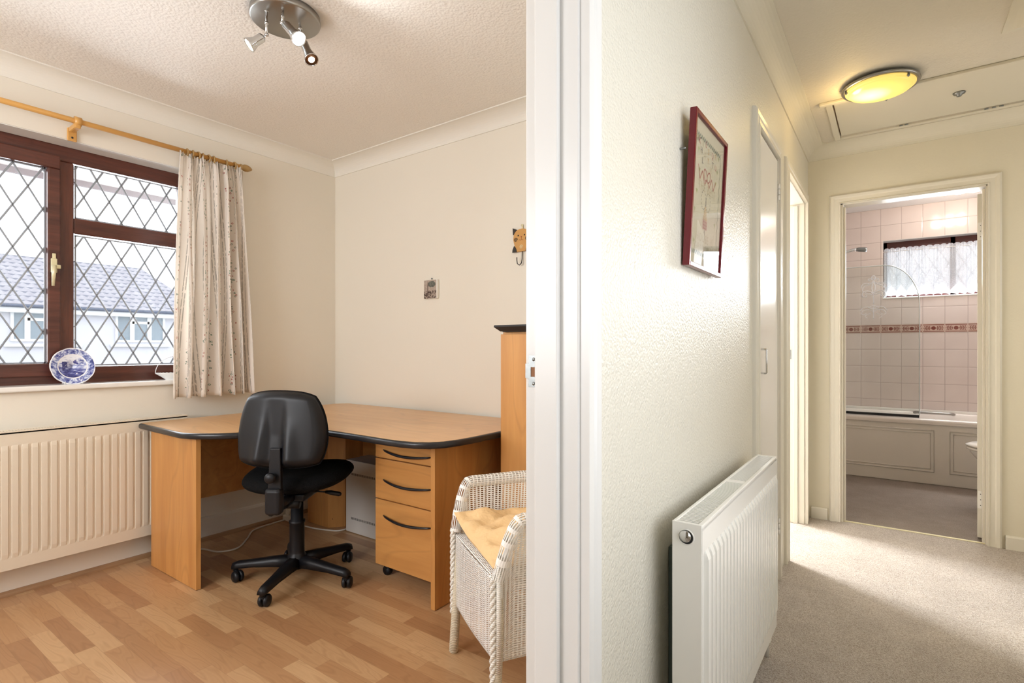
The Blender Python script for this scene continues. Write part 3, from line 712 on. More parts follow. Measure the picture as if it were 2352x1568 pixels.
# office doorway (door_1)
LY = 0.83
d1 = empty('door_1', (-0.5, 0.43, 0), kind='structure')
mb = MB(); mb.bbox(-0.561, HX, LY, DJ, 0, DH, 0.002); mb.bbox(-0.561, HX, DN, DN + 0.03, 0, DH, 0.002); mb.bbox(-0.561, HX, DN + 0.03, LY, DH - 0.03, DH, 0.002)
obj('door_lining', mb, 'white_paint', d1)
mb = MB(); mb.bbox(-0.534, -0.486, LY - 0.012, LY, 0, 1.988, 0.002); mb.bbox(-0.534, -0.486, DN + 0.03, DN + 0.042, 0, 1.988, 0.002); mb.bbox(-0.534, -0.486, DN + 0.03, LY, 1.988, 2.0, 0.002)
obj('door_stop', mb, 'white_paint', d1)
mb = MB(); architrave_x(mb, HX, LY + 0.006, 1, DH - 0.024); architrave_x(mb, HX, DN + 0.024, -1, DH - 0.024); head_x(mb, HX, DN + 0.024, LY + 0.006, DH - 0.024)
obj('architrave', mb, 'white_paint', d1)
# strike plate on the far lining
mb = MB()
for (a, b_, c, d) in ((-0.554, -0.534, 1.028, 1.0465), (-0.554, -0.534, 1.0645, 1.086), (-0.554, -0.549, 1.0465, 1.0645), (-0.5365, -0.534, 1.0465, 1.0645), (-0.5608, -0.554, 1.044, 1.071)):
    mb.box(a, b_, LY - 0.0016, LY, c, d)
sp = obj('strike_plate', mb, 'steel_plate', d1, label='grey steel latch plate')
obj('latch_recess', MB().box(-0.549, -0.5365, LY - 0.0008, LY, 1.0465, 1.0645), 'hole_wood', sp)
for z in (1.034, 1.079):
    mb = MB(); mb.lathe([(0.0001, 0), (0.0035, 0), (0.0030, 0.0008), (0.0001, 0.001)], 14, Matrix.Translation((-0.5425, LY - 0.0016, z)) @ Matrix.Rotation(PI / 2, 4, 'X')); obj('screw', mb, 'steel_plate', sp)

# cupboard door (door_2)
d2 = empty('door_2', (HX, 2.56, 0), kind='structure')
mb = MB(); mb.bbox(-0.50, HX + 0.016, 2.315, 2.33, 0, 2.03, 0.002); mb.bbox(-0.50, HX + 0.010, 2.785, 2.80, 0, 2.03, 0.002); mb.bbox(-0.50, HX + 0.010, 2.33, 2.785, 2.0, 2.03, 0.002)
obj('door_lining', mb, 'hall_paint', d2)
mb = MB(); architrave_x(mb, HX, 2.318, -1, 1.994, scale=1.0); architrave_x(mb, HX, 2.790, 1, 1.994, scale=1.0); head_x(mb, HX, 2.318, 2.790, 1.994)
obj('architrave', mb, 'hall_paint', d2)
lf = obj('door_leaf', MB().bbox(-0.475, HX + 0.006, 2.333, 2.782, 0.01, 1.985, 0.003), 'white_gloss', d2)
mb = MB(); hx = HX + 0.006
mb.tube([(hx, 2.372, 1.095), (hx + 0.022, 2.372, 1.095), (hx + 0.025, 2.372, 1.092), (hx + 0.025, 2.372, 1.0), (hx + 0.022, 2.372, 0.997), (hx, 2.372, 0.997)], 0.004, 10)
obj('door_handle', mb, 'chrome', lf, label='slim D-shaped chrome pull')
for z in (0.22, 1.80):
    mb = MB()
    for k in range(3): mb.tube([(HX + 0.012, 2.785, z + k * 0.026), (HX + 0.012, 2.785, z + 0.023 + k * 0.026)], 0.0045, 10)
    obj('hinge', mb, 'white_gloss', lf)
# side-room doorway (door_3)
d3 = empty('door_3', (HX, 3.42, 0), kind='structure')
mb = MB(); mb.bbox(-0.55, HX, 3.05, 3.08, 0, 2.03, 0.002); mb.bbox(-0.55, HX, 3.765, 3.80, 0, 2.03, 0.002); mb.bbox(-0.55, HX, 3.08, 3.765, 2.0, 2.03, 0.002)
obj('door_lining', mb, 'hall_paint', d3)
mb = MB(); architrave_x(mb, HX, 3.068, -1, 2.006, scale=1.1); architrave_x(mb, HX, 3.775, 1, 2.006, scale=1.2); head_x(mb, HX, 3.068, 3.775, 2.006)
obj('architrave', mb, 'hall_paint', d3)
mb = MB(); mb.bbox(-0.51, -0.485, 3.753, 3.765, 0, 1.99, 0.002); mb.bbox(-0.51, -0.485, 3.08, 3.092, 0, 1.99, 0.002)
obj('door_stop', mb, 'hall_paint', d3)
mb = MB(); mb.box(-0.545, -0.522, 3.7635, 3.765, 1.03, 1.09)
sp3 = obj('strike_plate', mb, 'steel_plate', d3, label='small grey steel latch plate')
obj('latch_recess', MB().box(-0.541, -0.528, 3.7628, 3.7635, 1.045, 1.072), 'hole_wood', sp3)
# bathroom doorway (door_4)
d4 = empty('door_4', (0.07, TY, 0), kind='structure')
mb = MB(); mb.bbox(BX0, BX0 + 0.02, TY - 0.002, TY + 0.1, 0, 2.03, 0.002); mb.bbox(BX1 - 0.015, BX1, TY - 0.002, TY + 0.1, 0, 2.03, 0.002); mb.bbox(BX0, BX1, TY - 0.002, TY + 0.1, 2.0, 2.03, 0.002)
obj('door_lining', mb, 'hall_paint', d4)
def arch_y(mb, y, x_in, out, z1):
    n = len(ARCH); lo = [Vector((x_in + out * b_, y - a, 0)) for a, b_ in ARCH]; hi = [Vector((x_in + out * b_, y - a, z1 + b_)) for a, b_ in ARCH]
    mb.add(lo + hi, [(i, (i + 1) % n, n + (i + 1) % n, n + i) for i in range(n)] + [tuple(range(n)), tuple(range(n, 2 * n))[::-1]])
mb = MB(); arch_y(mb, TY, BX0 + 0.006, -1, 2.008); arch_y(mb, TY, BX1 - 0.008, 1, 2.008)
n = len(ARCH); A = [Vector((BX0 + 0.006 - b_, TY - a, 2.008 + b_)) for a, b_ in ARCH]; B = [Vector((BX1 - 0.008 + b_, TY - a, 2.008 + b_)) for a, b_ in ARCH]
mb.add(A + B, [(i, (i + 1) % n, n + (i + 1) % n, n + i) for i in range(n)] + [tuple(range(n)), tuple(range(n, 2 * n))[::-1]])
obj('architrave', mb, 'hall_paint', d4)
mb = MB(); mb.bbox(BX0 + 0.02, BX0 + 0.032, TY + 0.02, TY + 0.05, 0, 1.99, 0.002); mb.bbox(BX1 - 0.027, BX1 - 0.015, TY + 0.02, TY + 0.05, 0, 1.99, 0.002)
obj('door_stop', mb, 'hall_paint', d4)
rot = Matrix.Translation((BX1 - 0.008, TY + 0.10, 0)) @ Matrix.Rotation(math.radians(-12), 4, 'Z')
lf4 = obj('door_leaf', MB().bbox(-0.034, 0.0, 0.004, 0.70, 0.012, 1.985, 0.002, mat=rot), 'hall_paint', d4)
for z in (0.18, 1.72):
    hg = obj('hinge', MB().box(-0.032, -0.006, 0.0015, 0.004, z, z + 0.10, mat=rot), 'white_gloss', lf4)
    mb = MB()
    for k in (0.018, 0.05, 0.082): mb.box(-0.021, -0.017, 0.0008, 0.0015, z + k - 0.002, z + k + 0.002, mat=rot)
    obj('screw_slots', mb, 'dark_slot', hg)
struct('trim_4', MB().bbox(BX0 + 0.02, BX1 - 0.015, TY + 0.018, TY + 0.036, 0.002, 0.009, 0.003), 'brass_cream')

# ---------------------------------------------------------------- loft hatch
lh = empty('loft_hatch', (0.18, 3.53, CZ), 'cream painted loft hatch with a raised trim in the hall ceiling', 'loft hatch')
obj('hatch_panel', MB().bbox(HA[0] + 0.006, HA[1] - 0.006, HA[2] + 0.006, HA[3] - 0.004, CZ + 0.004, CZ + 0.022, 0.002), 'cornice_hall', lh)
mb = MB()
mb.bbox(HA[0] - 0.055, HA[1] + 0.055, HA[2] - 0.03, HA[2], CZ - 0.016, CZ, 0.004)
mb.bbox(HA[0] - 0.03, HA[0], HA[2], HA[3] + 0.03, CZ - 0.008, CZ, 0.003); mb.bbox(HA[1], HA[1] + 0.03, HA[2], HA[3] + 0.03, CZ - 0.008, CZ, 0.003)
mb.bbox(HA[0], HA[1], HA[3], HA[3] + 0.03, CZ - 0.008, CZ, 0.003)
obj('hatch_trim', mb, 'cornice_hall', lh)
mb = MB()
for a in ((HA[0], HA[1], HA[2] - 0.0, HA[2] + 0.012), (HA[0], HA[1], HA[3] - 0.012, HA[3]), (HA[0], HA[0] + 0.012, HA[2], HA[3]), (HA[1] - 0.012, HA[1], HA[2], HA[3])): mb.box(a[0], a[1], a[2], a[3], CZ + 0.018, CZ + 0.07)
obj('hatch_liner', mb, 'bead_wood', lh)
mb = MB(); mb.lathe([(0.0001, 0), (0.026, 0), (0.024, -0.006), (0.010, -0.010), (0.010, -0.018), (0.0001, -0.018)], 24, Matrix.Translation((0.272, 3.505, CZ + 0.004)))
obj('latch', mb, 'steel_plate', lh, label='small round metal latch')
for x in (0.03, 0.055, 0.40, 0.43, 0.46): mb = MB(); mb.tube([(x, HA[3] - 0.001, CZ - 0.002), (x + 0.016, HA[3] - 0.001, CZ - 0.002)], 0.004, 8); obj('hinge', mb, 'steel_plate', lh)

# ---------------------------------------------------------------- hall ceiling lamp
LC = (-0.052, 3.135)
hl = empty('ceiling_lamp', (LC[0], LC[1], CZ), 'round yellow glowing glass lamp with a chrome rim on the hall ceiling', 'lamp')
mb = MB(); mb.lathe([(0.10, 0), (0.10, -0.008), (0.150, -0.010), (0.158, -0.014), (0.160, -0.020), (0.155, -0.026), (0.142, -0.026), (0.140, -0.020), (0.0001, -0.019)], 56, Matrix.Translation((*LC, CZ)))
obj('base', mb, 'brushed_steel', hl)
pr = [(0.143, -0.024), (0.143, -0.030), (0.134, -0.037), (0.130, -0.038)] + [(0.128 * math.cos(t), -0.040 - 0.018 * math.sin(t)) for t in [i / 12 * PI / 2 for i in range(0, 12)]] + [(0.0005, -0.058)]
mb = MB(); mb.lathe(pr, 56, Matrix.Translation((*LC, CZ)))
obj('glass_shade', mb, 'lamp_dome', hl, origin=(LC[0], LC[1], CZ - 0.03))
for k in range(3):
    a = math.radians(20 + 120 * k + 60); x, y = LC[0] + 0.143 * math.cos(a), LC[1] + 0.143 * math.sin(a)
    mb = MB(); mb.lathe([(0.0001, -0.020), (0.006, -0.022), (0.006, -0.038), (0.0001, -0.044)], 12, Matrix.Translation((x, y, CZ)))
    obj('clip', mb, 'steel_plate', hl)

l = bpy.data.lights.new('hall_lamp_glow', 'POINT'); l.energy = 1.4; l.color = (1.0, 0.68, 0.25); l.shadow_soft_size = 0.03
o = bpy.data.objects.new('hall_lamp_glow', l); C.objects.link(o); o.location = (LC[0] - 0.12, LC[1] - 0.01, CZ - 0.105)
# ---------------------------------------------------------------- office ceiling spotlights
SC = Vector((-1.905, 1.165, CZ))
sl = empty('ceiling_spotlight', SC, 'brushed round ceiling plate carrying three small chrome spotlights', 'spotlight')
mb = MB(); mb.lathe([(0.118, 0), (0.126, -0.002), (0.128, -0.020), (0.126, -0.026), (0.122, -0.028), (0.0001, -0.028)], 64, Matrix.Translation(SC))
obj('plate', mb, 'brushed_steel', sl)
def head(joint_top, joint_bot, back, front, bulb, cool):
    """bell shaped head from back point to front rim, on a stalk"""
    mb = MB(); mb.tube([joint_top, joint_bot], 0.0042, 12); mb.tube([joint_top, joint_top + Vector((0, 0, 0.012))], 0.007, 12)
    q = (joint_bot - joint_top).cross(VV).normalized() * 0.006
    mb.tube([joint_top + (joint_bot - joint_top) * 0.45 , joint_top + (joint_bot - joint_top) * 0.55], 0.0062, 12)
    mb.tube([joint_bot - q, joint_bot + q], 0.006, 12); st = obj('stalk', mb, 'chrome', sl)
    d = (front - back); Ln = d.length; d.normalize()
    R_ = d.to_track_quat('Z', 'Y').to_matrix().to_4x4(); Mx = Matrix.Translation(back) @ R_
    mb = MB(); mb.lathe([(0.0001, 0), (0.008, 0), (0.015, 0.006), (0.0165, 0.012), (0.0165, Ln * 0.55), (0.018, Ln * 0.62), (0.024, Ln * 0.86), (0.026, Ln * 0.96), (0.026, Ln), (0.0245, Ln), (0.0235, Ln - 0.004), (0.0001, Ln - 0.005)], 36, Mx)
    h = obj('spot_head', mb, 'chrome', sl)
    br = 0.0125 if cool == 3 else 0.0215
    if cool == 3:
        mb = MB(); mb.lathe([(0.0001, Ln - 0.0042), (0.0245, Ln - 0.0042), (0.0245, Ln - 0.003), (0.0001, Ln - 0.003)], 28, Mx); obj('reflector', mb, 'reflector', h)
    mb = MB(); mb.lathe([(0.0001, Ln - 0.004), (br, Ln - 0.004), (br - 0.001, Ln - 0.0015), (0.0001, Ln - 0.001)], 28, Mx)
    obj('bulb', mb, bulb, h)
    l = bpy.data.lights.new('spot', 'SPOT'); l.spot_size = math.radians(165 if cool == 2 else 110); l.spot_blend = 1.0; l.shadow_soft_size = 0.02
    l.energy = 12 if cool == 2 else 8; l.color = (0.93, 0.97, 1.0) if cool == 2 else (1.0, 0.80, 0.56)
    o = bpy.data.objects.new('spot', l); C.objects.link(o); o.location = back + d * (Ln + 0.012); o.rotation_euler = ((RR * 1.0 - VV * 0.6 - UU * 0.15) if cool == 2 else d).to_track_quat('-Z', 'Y').to_euler()
t0 = 2.10
j1t = PT(612, 26, 1.992); j1b = PT(612, 80, 1.99)
head(j1t, j1b, PT(606, 84, 1.985), PT(571, 104, 1.965), 'bulb_warm', 1)
j2t = PT(650, 24, 1.988); j2b = PT(648, 52, 1.985)
head(j2t, j2b, PT(655, 56, 1.98), PT(687, 90, 1.93), 'bulb_cool', 2)
j3t = PT(690, 66, 2.10); j3t.z = CZ - 0.03; j3b = PT(692, 92, 2.09)
head(j3t, j3b, PT(696, 96, 2.09), PT(716, 138, 2.05), 'bulb_warm', 3)

# ---------------------------------------------------------------- curtain pole, rings, curtain
PXX = -3.13; PZ = 2.168
cp = empty('curtain_pole', (WX, 0.9, PZ), 'pale wooden curtain pole with a pointed end above the office window', 'curtain pole')
obj('pole', MB().tube([(PXX, 0.05, PZ), (PXX, 1.625, PZ)], 0.0125, 20), 'pole_wood', cp)
fin = [(0.0125, 0), (0.016, 0.004), (0.016, 0.012), (0.013, 0.016), (0.019, 0.026), (0.021, 0.036), (0.018, 0.052), (0.010, 0.068), (0.0001, 0.078)]
mb = MB(); mb.lathe(fin, 20, Matrix.Translation((PXX, 1.622, PZ)) @ Matrix.Rotation(-PI / 2, 4, 'X')); obj('finial', mb, 'ring_wood', cp)
mb = MB(); mb.bbox(WX + 0.001, WX + 0.012, 0.838, 0.876, PZ - 0.075, PZ - 0.012, 0.008, 3); mb.bbox(WX + 0.01, PXX + 0.010, 0.842, 0.868, PZ - 0.034, PZ - 0.010, 0.006)
mb.tube([(PXX, 0.843, PZ), (PXX, 0.870, PZ)], 0.021, 20); bk = obj('bracket', mb, 'pole_wood', cp)
obj('screw', MB().lathe([(0.0001, 0), (0.005, 0), (0.004, 0.002), (0.0001, 0.002)], 12, Matrix.Translation((WX + 0.012, 0.857, PZ - 0.058)) @ Matrix.Rotation(PI / 2, 4, 'Y')), 'dark_slot', bk)
ring_ys = [1.335, 1.365, 1.392, 1.418, 1.447, 1.474, 1.548, 1.592]
def ring_mb():
    mb = MB(); mb.tube([(0.0205 * math.cos(t), 0.0, 0.0205 * math.sin(t) - 0.006) for t in [2 * PI * k / 24 for k in range(24)]], 0.0045, 8, closed=True); return mb
ring0 = None
for k, y in enumerate(ring_ys):
    if ring0 is None:
        ring0 = empty('curtain_ring', (PXX, y, PZ), 'wooden curtain ring holding the floral curtain on the pole', 'curtain ring', 'curtain rings along the pole')
        obj('hoop', ring_mb(), 'ring_wood', ring0, world=False)
        e_ = MB(); e_.tube([(0, 0, -0.030), (0, 0, -0.036), (0.003, 0, -0.040)], 0.0018, 8); obj('eyelet', e_, 'brass_cream', ring0, world=False)
        r_ = ring0
    else: r_ = copy_thing(ring0)
    r_.location = (PXX, y, PZ); r_.rotation_euler = (0, 0, random.uniform(-0.35, 0.35))
def curtain_fn(a, b_):
    # a across (0..1), b from top to bottom
    z = (PZ - 0.020) * (1 - b_) + 0.835 * b_
    y0 = 1.290 - 0.042 * b_; y1 = 1.640 + 0.075 * b_ ** 0.8
    ph = 2 * PI * (6.6 * a + 0.25 * math.sin(3.1 * a * 2 + 1.0) + 0.10 * math.sin(9 * a + 4 * b_))
    amp = 0.024 + 0.016 * b_ + 0.006 * math.sin(13 * a)
    gather = max(0.0, 1 - b_ / 0.09)
    amp2 = amp * (1 - 0.45 * gather)
    y = y0 + (y1 - y0) * a + 0.020 * math.sin(2 * ph) * (1 - 0.6 * gather) * (0.6 + 0.4 * math.sin(5 * a))
    x = PXX + 0.012 + amp2 * math.sin(ph) + gather * 0.007 * math.sin(2 * PI * 46 * a + 2 * math.sin(20 * a)) + 0.006 * math.sin(30 * a + 5 * b_)
    z += 0.008 * gather * math.sin(2 * PI * 23 * a) + 0.010 * math.sin(2 * PI * 7 * a) * gather - 0.004 * math.sin(ph) * b_
    return Vector((x, y, z))
mb = MB(); mb.grid(curtain_fn, 420, 60, uvs=lambda a, b_: (a * 1.02, b_ * 1.32))
obj('curtain', mb, 'floral_curtain', solid=0.0015, label='short cream floral curtain gathered at the side of the leaded window', cat='curtain')

# ---------------------------------------------------------------- things on the sill
pm = Matrix.Translation((-3.262, 0.872, 0.927 + 0.083)) @ XW @ Matrix.Rotation(math.radians(-9), 4, 'X')
pl = MB(); n = 96; rings = [(0.0, 0.0), (0.045, 0.0), (0.056, 0.004), (0.062, 0.006), (0.086, 0.010), (0.088, 0.011)]
vs_ = []; fs = []
for r, z in rings:
    for j in range(n):
        t = 2 * PI * j / n; sc = 1 + (0.022 * abs(math.sin(4.5 * t + 0.3)) ** 0.8 if r > 0.08 else 0)
        vs_.append(Vector((max(r, 0.0005) * sc * math.cos(t), max(r, 0.0005) * sc * math.sin(t), z)))
for i in range(len(rings) - 1):
    for j in range(n): fs.append((i * n + j, i * n + (j + 1) % n, (i + 1) * n + (j + 1) % n, (i + 1) * n + j))
pl.add(vs_, fs, smooth=True)
pe = empty('decorative_plate', (-3.262, 0.872, 0.927), 'blue and white china plate standing on the window sill', 'plate', matrix=pm)
o = obj('plate_dish', pl, 'blue_plate', pe, world=False, solid=0.003)
ps = empty('plate_stand', (-3.27, 0.872, 0.926), 'small clear white stand under the blue plate', 'plate stand')
mb = MB()
for s in (-1, 1):
    mb.tube([(-3.236, 0.872 + s * 0.035, 0.938), (-3.240, 0.872 + s * 0.035, 0.928), (-3.300, 0.872 + s * 0.028, 0.928), (-3.306, 0.872 + s * 0.02, 0.985)], 0.0022, 8)
mb.tube([(-3.300, 0.842, 0.929), (-3.300, 0.902, 0.929)], 0.0022, 8)
obj('rack', mb, 'ceramic_white', ps)
# white basket dish
bk = empty('basket_dish', (-3.262, 1.335, 0.926), 'small white china basket with a looped handle on the sill beside the curtain', 'basket')
mb = MB(); n = 64
prof = [(0.052, 0.0), (0.058, 0.004), (0.080, 0.020), (0.100, 0.032), (0.104, 0.036), (0.096, 0.034), (0.074, 0.020), (0.05, 0.006), (0.0005, 0.005)]
vs_ = []; fs = []
for i, (r, z) in enumerate(prof):
    for j in range(n):
        t = 2 * PI * j / n; zz = z + (0.0035 * (abs(math.sin(16 * t)) ** 0.6) if i in (3, 4, 5) else 0)
        vs_.append(Vector((-3.262 + r * 0.42 * math.cos(t), 1.335 + r * math.sin(t), 0.9262 + zz)))
for i in range(len(prof) - 1):
    for j in range(n): fs.append((i * n + j, i * n + (j + 1) % n, (i + 1) * n + (j + 1) % n, (i + 1) * n + j))
fs.append(tuple(range(n))); mb.add(vs_, fs, smooth=True)
obj('bowl', mb, 'ceramic_white', bk)
mb = MB(); mb.tube([(-3.262, 1.335 + 0.103 * math.cos(t), 0.962 + 0.092 * math.sin(t)) for t in [PI * k / 30 for k in range(31)]], 0.0017, 8); obj('handle', mb, 'ceramic_white', bk)
# dark ornament cut off by the edge of the view
orn = empty('bird_ornament', (-3.268, 0.52, 0.926), 'dark pointed ornament tip in front of the leaded casement at the picture edge', 'ornament')
mb = MB(); mb.tube([(-3.268, 0.50, 0.927), (-3.268, 0.50, 0.935)], 0.04, 20); mb.tube([(-3.268, 0.50, 0.93), (-3.268, 0.505, 1.10), (-3.268, 0.50, 1.165)], 0.006, 10); obj('stand', mb, 'black_plastic', orn)
mb = MB(); mb.tube([(-3.268, 0.40, 1.15), (-3.268, 0.45, 1.17), (-3.268, 0.52, 1.178), (-3.268, 0.575, 1.186), (-3.268, 0.606, 1.190)], [0.006, 0.024, 0.028, 0.022, 0.006], 14); obj('body', mb, 'black_plastic', orn)

# ---------------------------------------------------------------- radiators
def rad_front(axis_len, z0, z1, pitch, depth, top_m, bot_m, side_m, groove=0.5, nz=22):
    """height field panel: local x along length 0..len, local z out of the wall, local y up"""
    mb = MB(); nper = int((axis_len - 2 * side_m) / pitch); start = (axis_len - nper * pitch) / 2
    xs = [0, start * 0.5]
    for k in range(nper):
        b0 = start + k * pitch
        for f in (0.0, 0.15, 0.18, 0.22, 0.5, 0.78, 0.82, 0.85): xs.append(b0 + f * pitch)
    xs += [start + nper * pitch, axis_len]
    zs = [z0, z0 + bot_m * 0.5, z0 + bot_m, z0 + bot_m + 0.006, z0 + bot_m + 0.012, z0 + bot_m + 0.02, (z0 + z1) / 2, z1 - top_m - 0.02, z1 - top_m - 0.012, z1 - top_m - 0.006, z1 - top_m, z1 - top_m * 0.5, z1]
    def h(x, z):
        if x < start or x > start + nper * pitch: return 0
        f = ((x - start) / pitch) % 1.0
        d = min(f, 1 - f); g = 1 - min(1, max(0, (d - 0.15) / 0.07))       # 1 in the groove
        tz = min(1, max(0, (z - (z0 + bot_m)) / 0.018)) * min(1, max(0, ((z1 - top_m) - z) / 0.018))
        return -depth * g * tz * 0.5 + depth * 0.5 * (1 - g) * tz
    vs_ = [Vector((x, z, h(x, z))) for z in zs for x in xs]; n = len(xs)
    mb.add(vs_, [(j * n + i, j * n + i + 1, (j + 1) * n + i + 1, (j + 1) * n + i) for j in range(len(zs) - 1) for i in range(n - 1)], smooth=False)
    return mb
def radiator(name, x_back, x_front, y0, y1, z0, z1, mat, label, pitch, valve):
    r = empty(name, (WX if y0 < 0 and x_back < -2 else HX, (y0 + y1) / 2, z0), label, 'radiator')
    ln = y1 - y0
    mb = rad_front(ln, z0, z1 - 0.006, pitch, 0.015 if x_front > -1 else 0.0065, 0.055, 0.05, 0.012)
    mb.v = [(x_front + v[2], y0 + v[0], v[1]) for v in mb.v]
    obj('front_panel', mb, mat, r, solid=0.002)
    mb = MB(); mb.bbox(x_back, x_back + 0.006, y0 + 0.01, y1 - 0.01, z0, z1 - 0.012, 0.002); obj('back_panel', mb, mat, r)
    mb = MB()
    for k in range(int(ln / 0.035) - 1): mb.box(x_back + 0.008, x_front - 0.008, y0 + 0.035 + k * 0.035, y0 + 0.037 + k * 0.035, z0 + 0.05, z1 - 0.035)
    obj('fin', mb, mat, r)
    rod = 0.0062 if x_front > -1 else 0.0040
    for ya, yb in ((y0 - 0.0015, y0 + 0.002), (y1 - 0.002, y1 + 0.0015)):
        mb = MB()
        mb.bbox(x_back, x_front, ya, yb, z0, z1, 0.001)
        obj('side_cover', mb, mat, r)
    # top grille: rails and slots
    mb = MB(); mb.bbox(x_back, x_back + 0.008, y0, y1, z1 - 0.014, z1, 0.002); mb.bbox(x_front - 0.010, x_front + 0.001, y0, y1, z1 - 0.014, z1, 0.002)
    k = y0 + 0.012
    mb.bbox(x_back + 0.006, x_front - 0.008, y0, y0 + 0.012, z1 - 0.006, z1 - 0.001, 0.001); mb.bbox(x_back + 0.006, x_front - 0.008, y1 - 0.012, y1, z1 - 0.006, z1 - 0.001, 0.001)
    mb.bbox(x_back + 0.006, x_front - 0.008, (y0 + y1) / 2 - 0.015, (y0 + y1) / 2 + 0.015, z1 - 0.006, z1 - 0.001, 0.001)
    while k < y1 - 0.016:
        mb.box(x_back + 0.006, x_front - 0.008, k + rod, k + 0.010, z1 - 0.005, z1 - 0.0015); k += 0.010
    obj('top_grille', mb, mat, r)
    return r
hr = radiator('radiator', -0.402, -0.337, 1.180, 2.088, 0.115, 0.715, 'radiator_white', 'white ribbed radiator on the textured hall wall below the framed sampler', 0.0337, (-0.3705, 0.682))
VM = Matrix.Translation((-0.3705, 1.1785, 0.684)) @ Matrix.Rotation(PI / 2, 4, 'X')
obj('valve_recess', MB().lathe([(0.0155, -0.001), (0.0155, 0.0004), (0.0001, 0.0005)], 28, VM), 'dark_slot', hr)
mb = MB(); mb.tube([VM @ Vector((0.0165 * math.cos(t), 0.0165 * math.sin(t), 0.0002)) for t in [2 * PI * k / 36 for k in range(36)]], 0.0015, 8, closed=True); obj('valve_collar', mb, 'radiator_white', hr)
mb = MB(); mb.lathe([(0.0122, 0.0), (0.0130, 0.005), (0.0122, 0.0075), (0.0001, 0.008)], 28, Matrix.Translation((-0.3712, 1.1785, 0.6865)) @ Matrix.Rotation(PI / 2, 4, 'X')); obj('valve_cap', mb, 'chrome', hr, label='round chrome cap')
for y in (1.302, 2.0):
    mb = MB(); mb.bbox(HX + 0.0005, -0.401, y - 0.012, y + 0.012, 0.14, 0.612, 0.002); obj('wall_bracket', mb, 'galvanised', hr, label='grey steel wall bracket')
mb = MB(); mb.tube([(-0.365, 2.072, 0.16), (-0.365, 2.072, 0.004)], 0.0075, 12); mb.bbox(-0.378, -0.352, 2.055, 2.088, 0.055, 0.10, 0.006); mb.tube([(-0.365, 2.072, 0.13), (-0.365, 2.05, 0.13)], 0.009, 12)
obj('pipe', mb, 'radiator_white', hr)
orad = radiator('radiator', -3.185, -3.122, -0.20, 1.335, 0.136, 0.738, 'radiator_cream', 'long cream ribbed radiator under the office window', 0.0333, None)
mb = MB(); mb.tube([(-3.15, 1.372, 0.30), (-3.15, 1.372, 0.0)], 0.0075, 12); mb.tube([(-3.15, 1.335, 0.19), (-3.15, 1.372, 0.19)], 0.009, 12); mb.bbox(-3.163, -3.137, 1.358, 1.386, 0.17, 0.24, 0.006)
obj('pipe', mb, 'radiator_white', orad)
mb = MB(); mb.lathe([(0.0001, 0.24), (0.017, 0.24), (0.019, 0.25), (0.019, 0.285), (0.015, 0.295), (0.0001, 0.295)], 18, Matrix.Translation((-3.15, 1.372, 0))); obj('valve_cap', mb, 'cat_dark', orad, label='dark valve cap')

# ---------------------------------------------------------------- corner desk
def smooth_poly(pts, it=2):
    for _ in range(it):
        q = []
        for i in range(len(pts)):
            a, b_ = Vector(pts[i]), Vector(pts[(i + 1) % len(pts)]); q += [a * 0.78 + b_ * 0.22, a * 0.22 + b_ * 0.78]
        pts = [tuple(p) for p in q]
    return pts
front = [(-3.11, 1.105), (-3.095, 1.094), (-2.66, 1.080), (-2.60, 1.082), (-2.545, 1.097), (-2.50, 1.123), (-2.44, 1.17), (-2.395, 1.225), (-2.365, 1.31), (-2.335, 1.40), (-2.285, 1.465), (-2.21, 1.498), (-2.12, 1.507), (-1.98, 1.508), (-1.72, 1.500), (-1.64, 1.503), (-1.57, 1.518), (-1.515, 1.55), (-1.478, 1.60), (-1.460, 1.67), (-1.452, 1.76), (-1.450, 2.30)]
def shrink(poly, d):
    n = len(poly); out = []
    for i in range(n):
        p0, p, p1 = Vector(poly[i - 1]), Vector(poly[i]), Vector(poly[(i + 1) % n])
        e0 = (p - p0).normalized(); e1 = (p1 - p).normalized()
        n0 = Vector((-e0.y, e0.x)); n1 = Vector((-e1.y, e1.x)); m = (n0 + n1); m = m / max(0.3, m.length_squared) * 2
        out.append(tuple(p + m * d))
    return out
outline = front + [(-1.450, 2.340), (-3.05, 2.340), (-3.11, 2.265)]
dk = empty('corner_desk', (-2.3, 1.8, 0), 'wooden corner desk with a black rounded edge behind the swivel chair', 'desk')
mb = MB(); mb.prism(outline, 0.692, 0.7195, bevel=0.010, smooth=True)
dt = obj('desk_edging', mb, 'black_edge', dk, label='black rounded edge band')
mb = MB(); mb.prism(shrink(outline, 0.012), 0.694, 0.7205); obj('desktop', mb, 'wood_worktop', dk)
obj('side_panel', MB().bbox(-3.05, -2.568, 1.133, 1.155, 0.002, 0.692, 0.0015), 'wood_vertical', dk)
obj('side_panel', MB().bbox(-1.581, -1.557, 1.625, 2.315, 0.002, 0.692, 0.0015), 'wood_vertical', dk)
obj('modesty_panel', MB().bbox(-3.015, -2.997, 1.155, 2.02, 0.30, 0.692, 0.001), 'wood_horizontal', dk)
obj('modesty_panel', MB().bbox(-2.78, -1.581, 2.205, 2.223, 0.30, 0.692, 0.001), 'wood_horizontal', dk)
mb = MB(); mb.prism([(-3.018, 1.998), (-2.806, 1.996), (-2.742, 2.075), (-2.735, 2.28), (-3.018, 2.28)], 0.002, 0.692); cpst = obj('corner_post', mb, 'wood_vertical', dk)
obj('screw_cover', MB().lathe([(0.0001, 0), (0.004, 0), (0.0001, 0.001)], 10, Matrix.Translation((-2.79, 2.016, 0.055)) @ Matrix.Rotation(PI / 2, 4, 'X')), 'dark_slot', cpst)

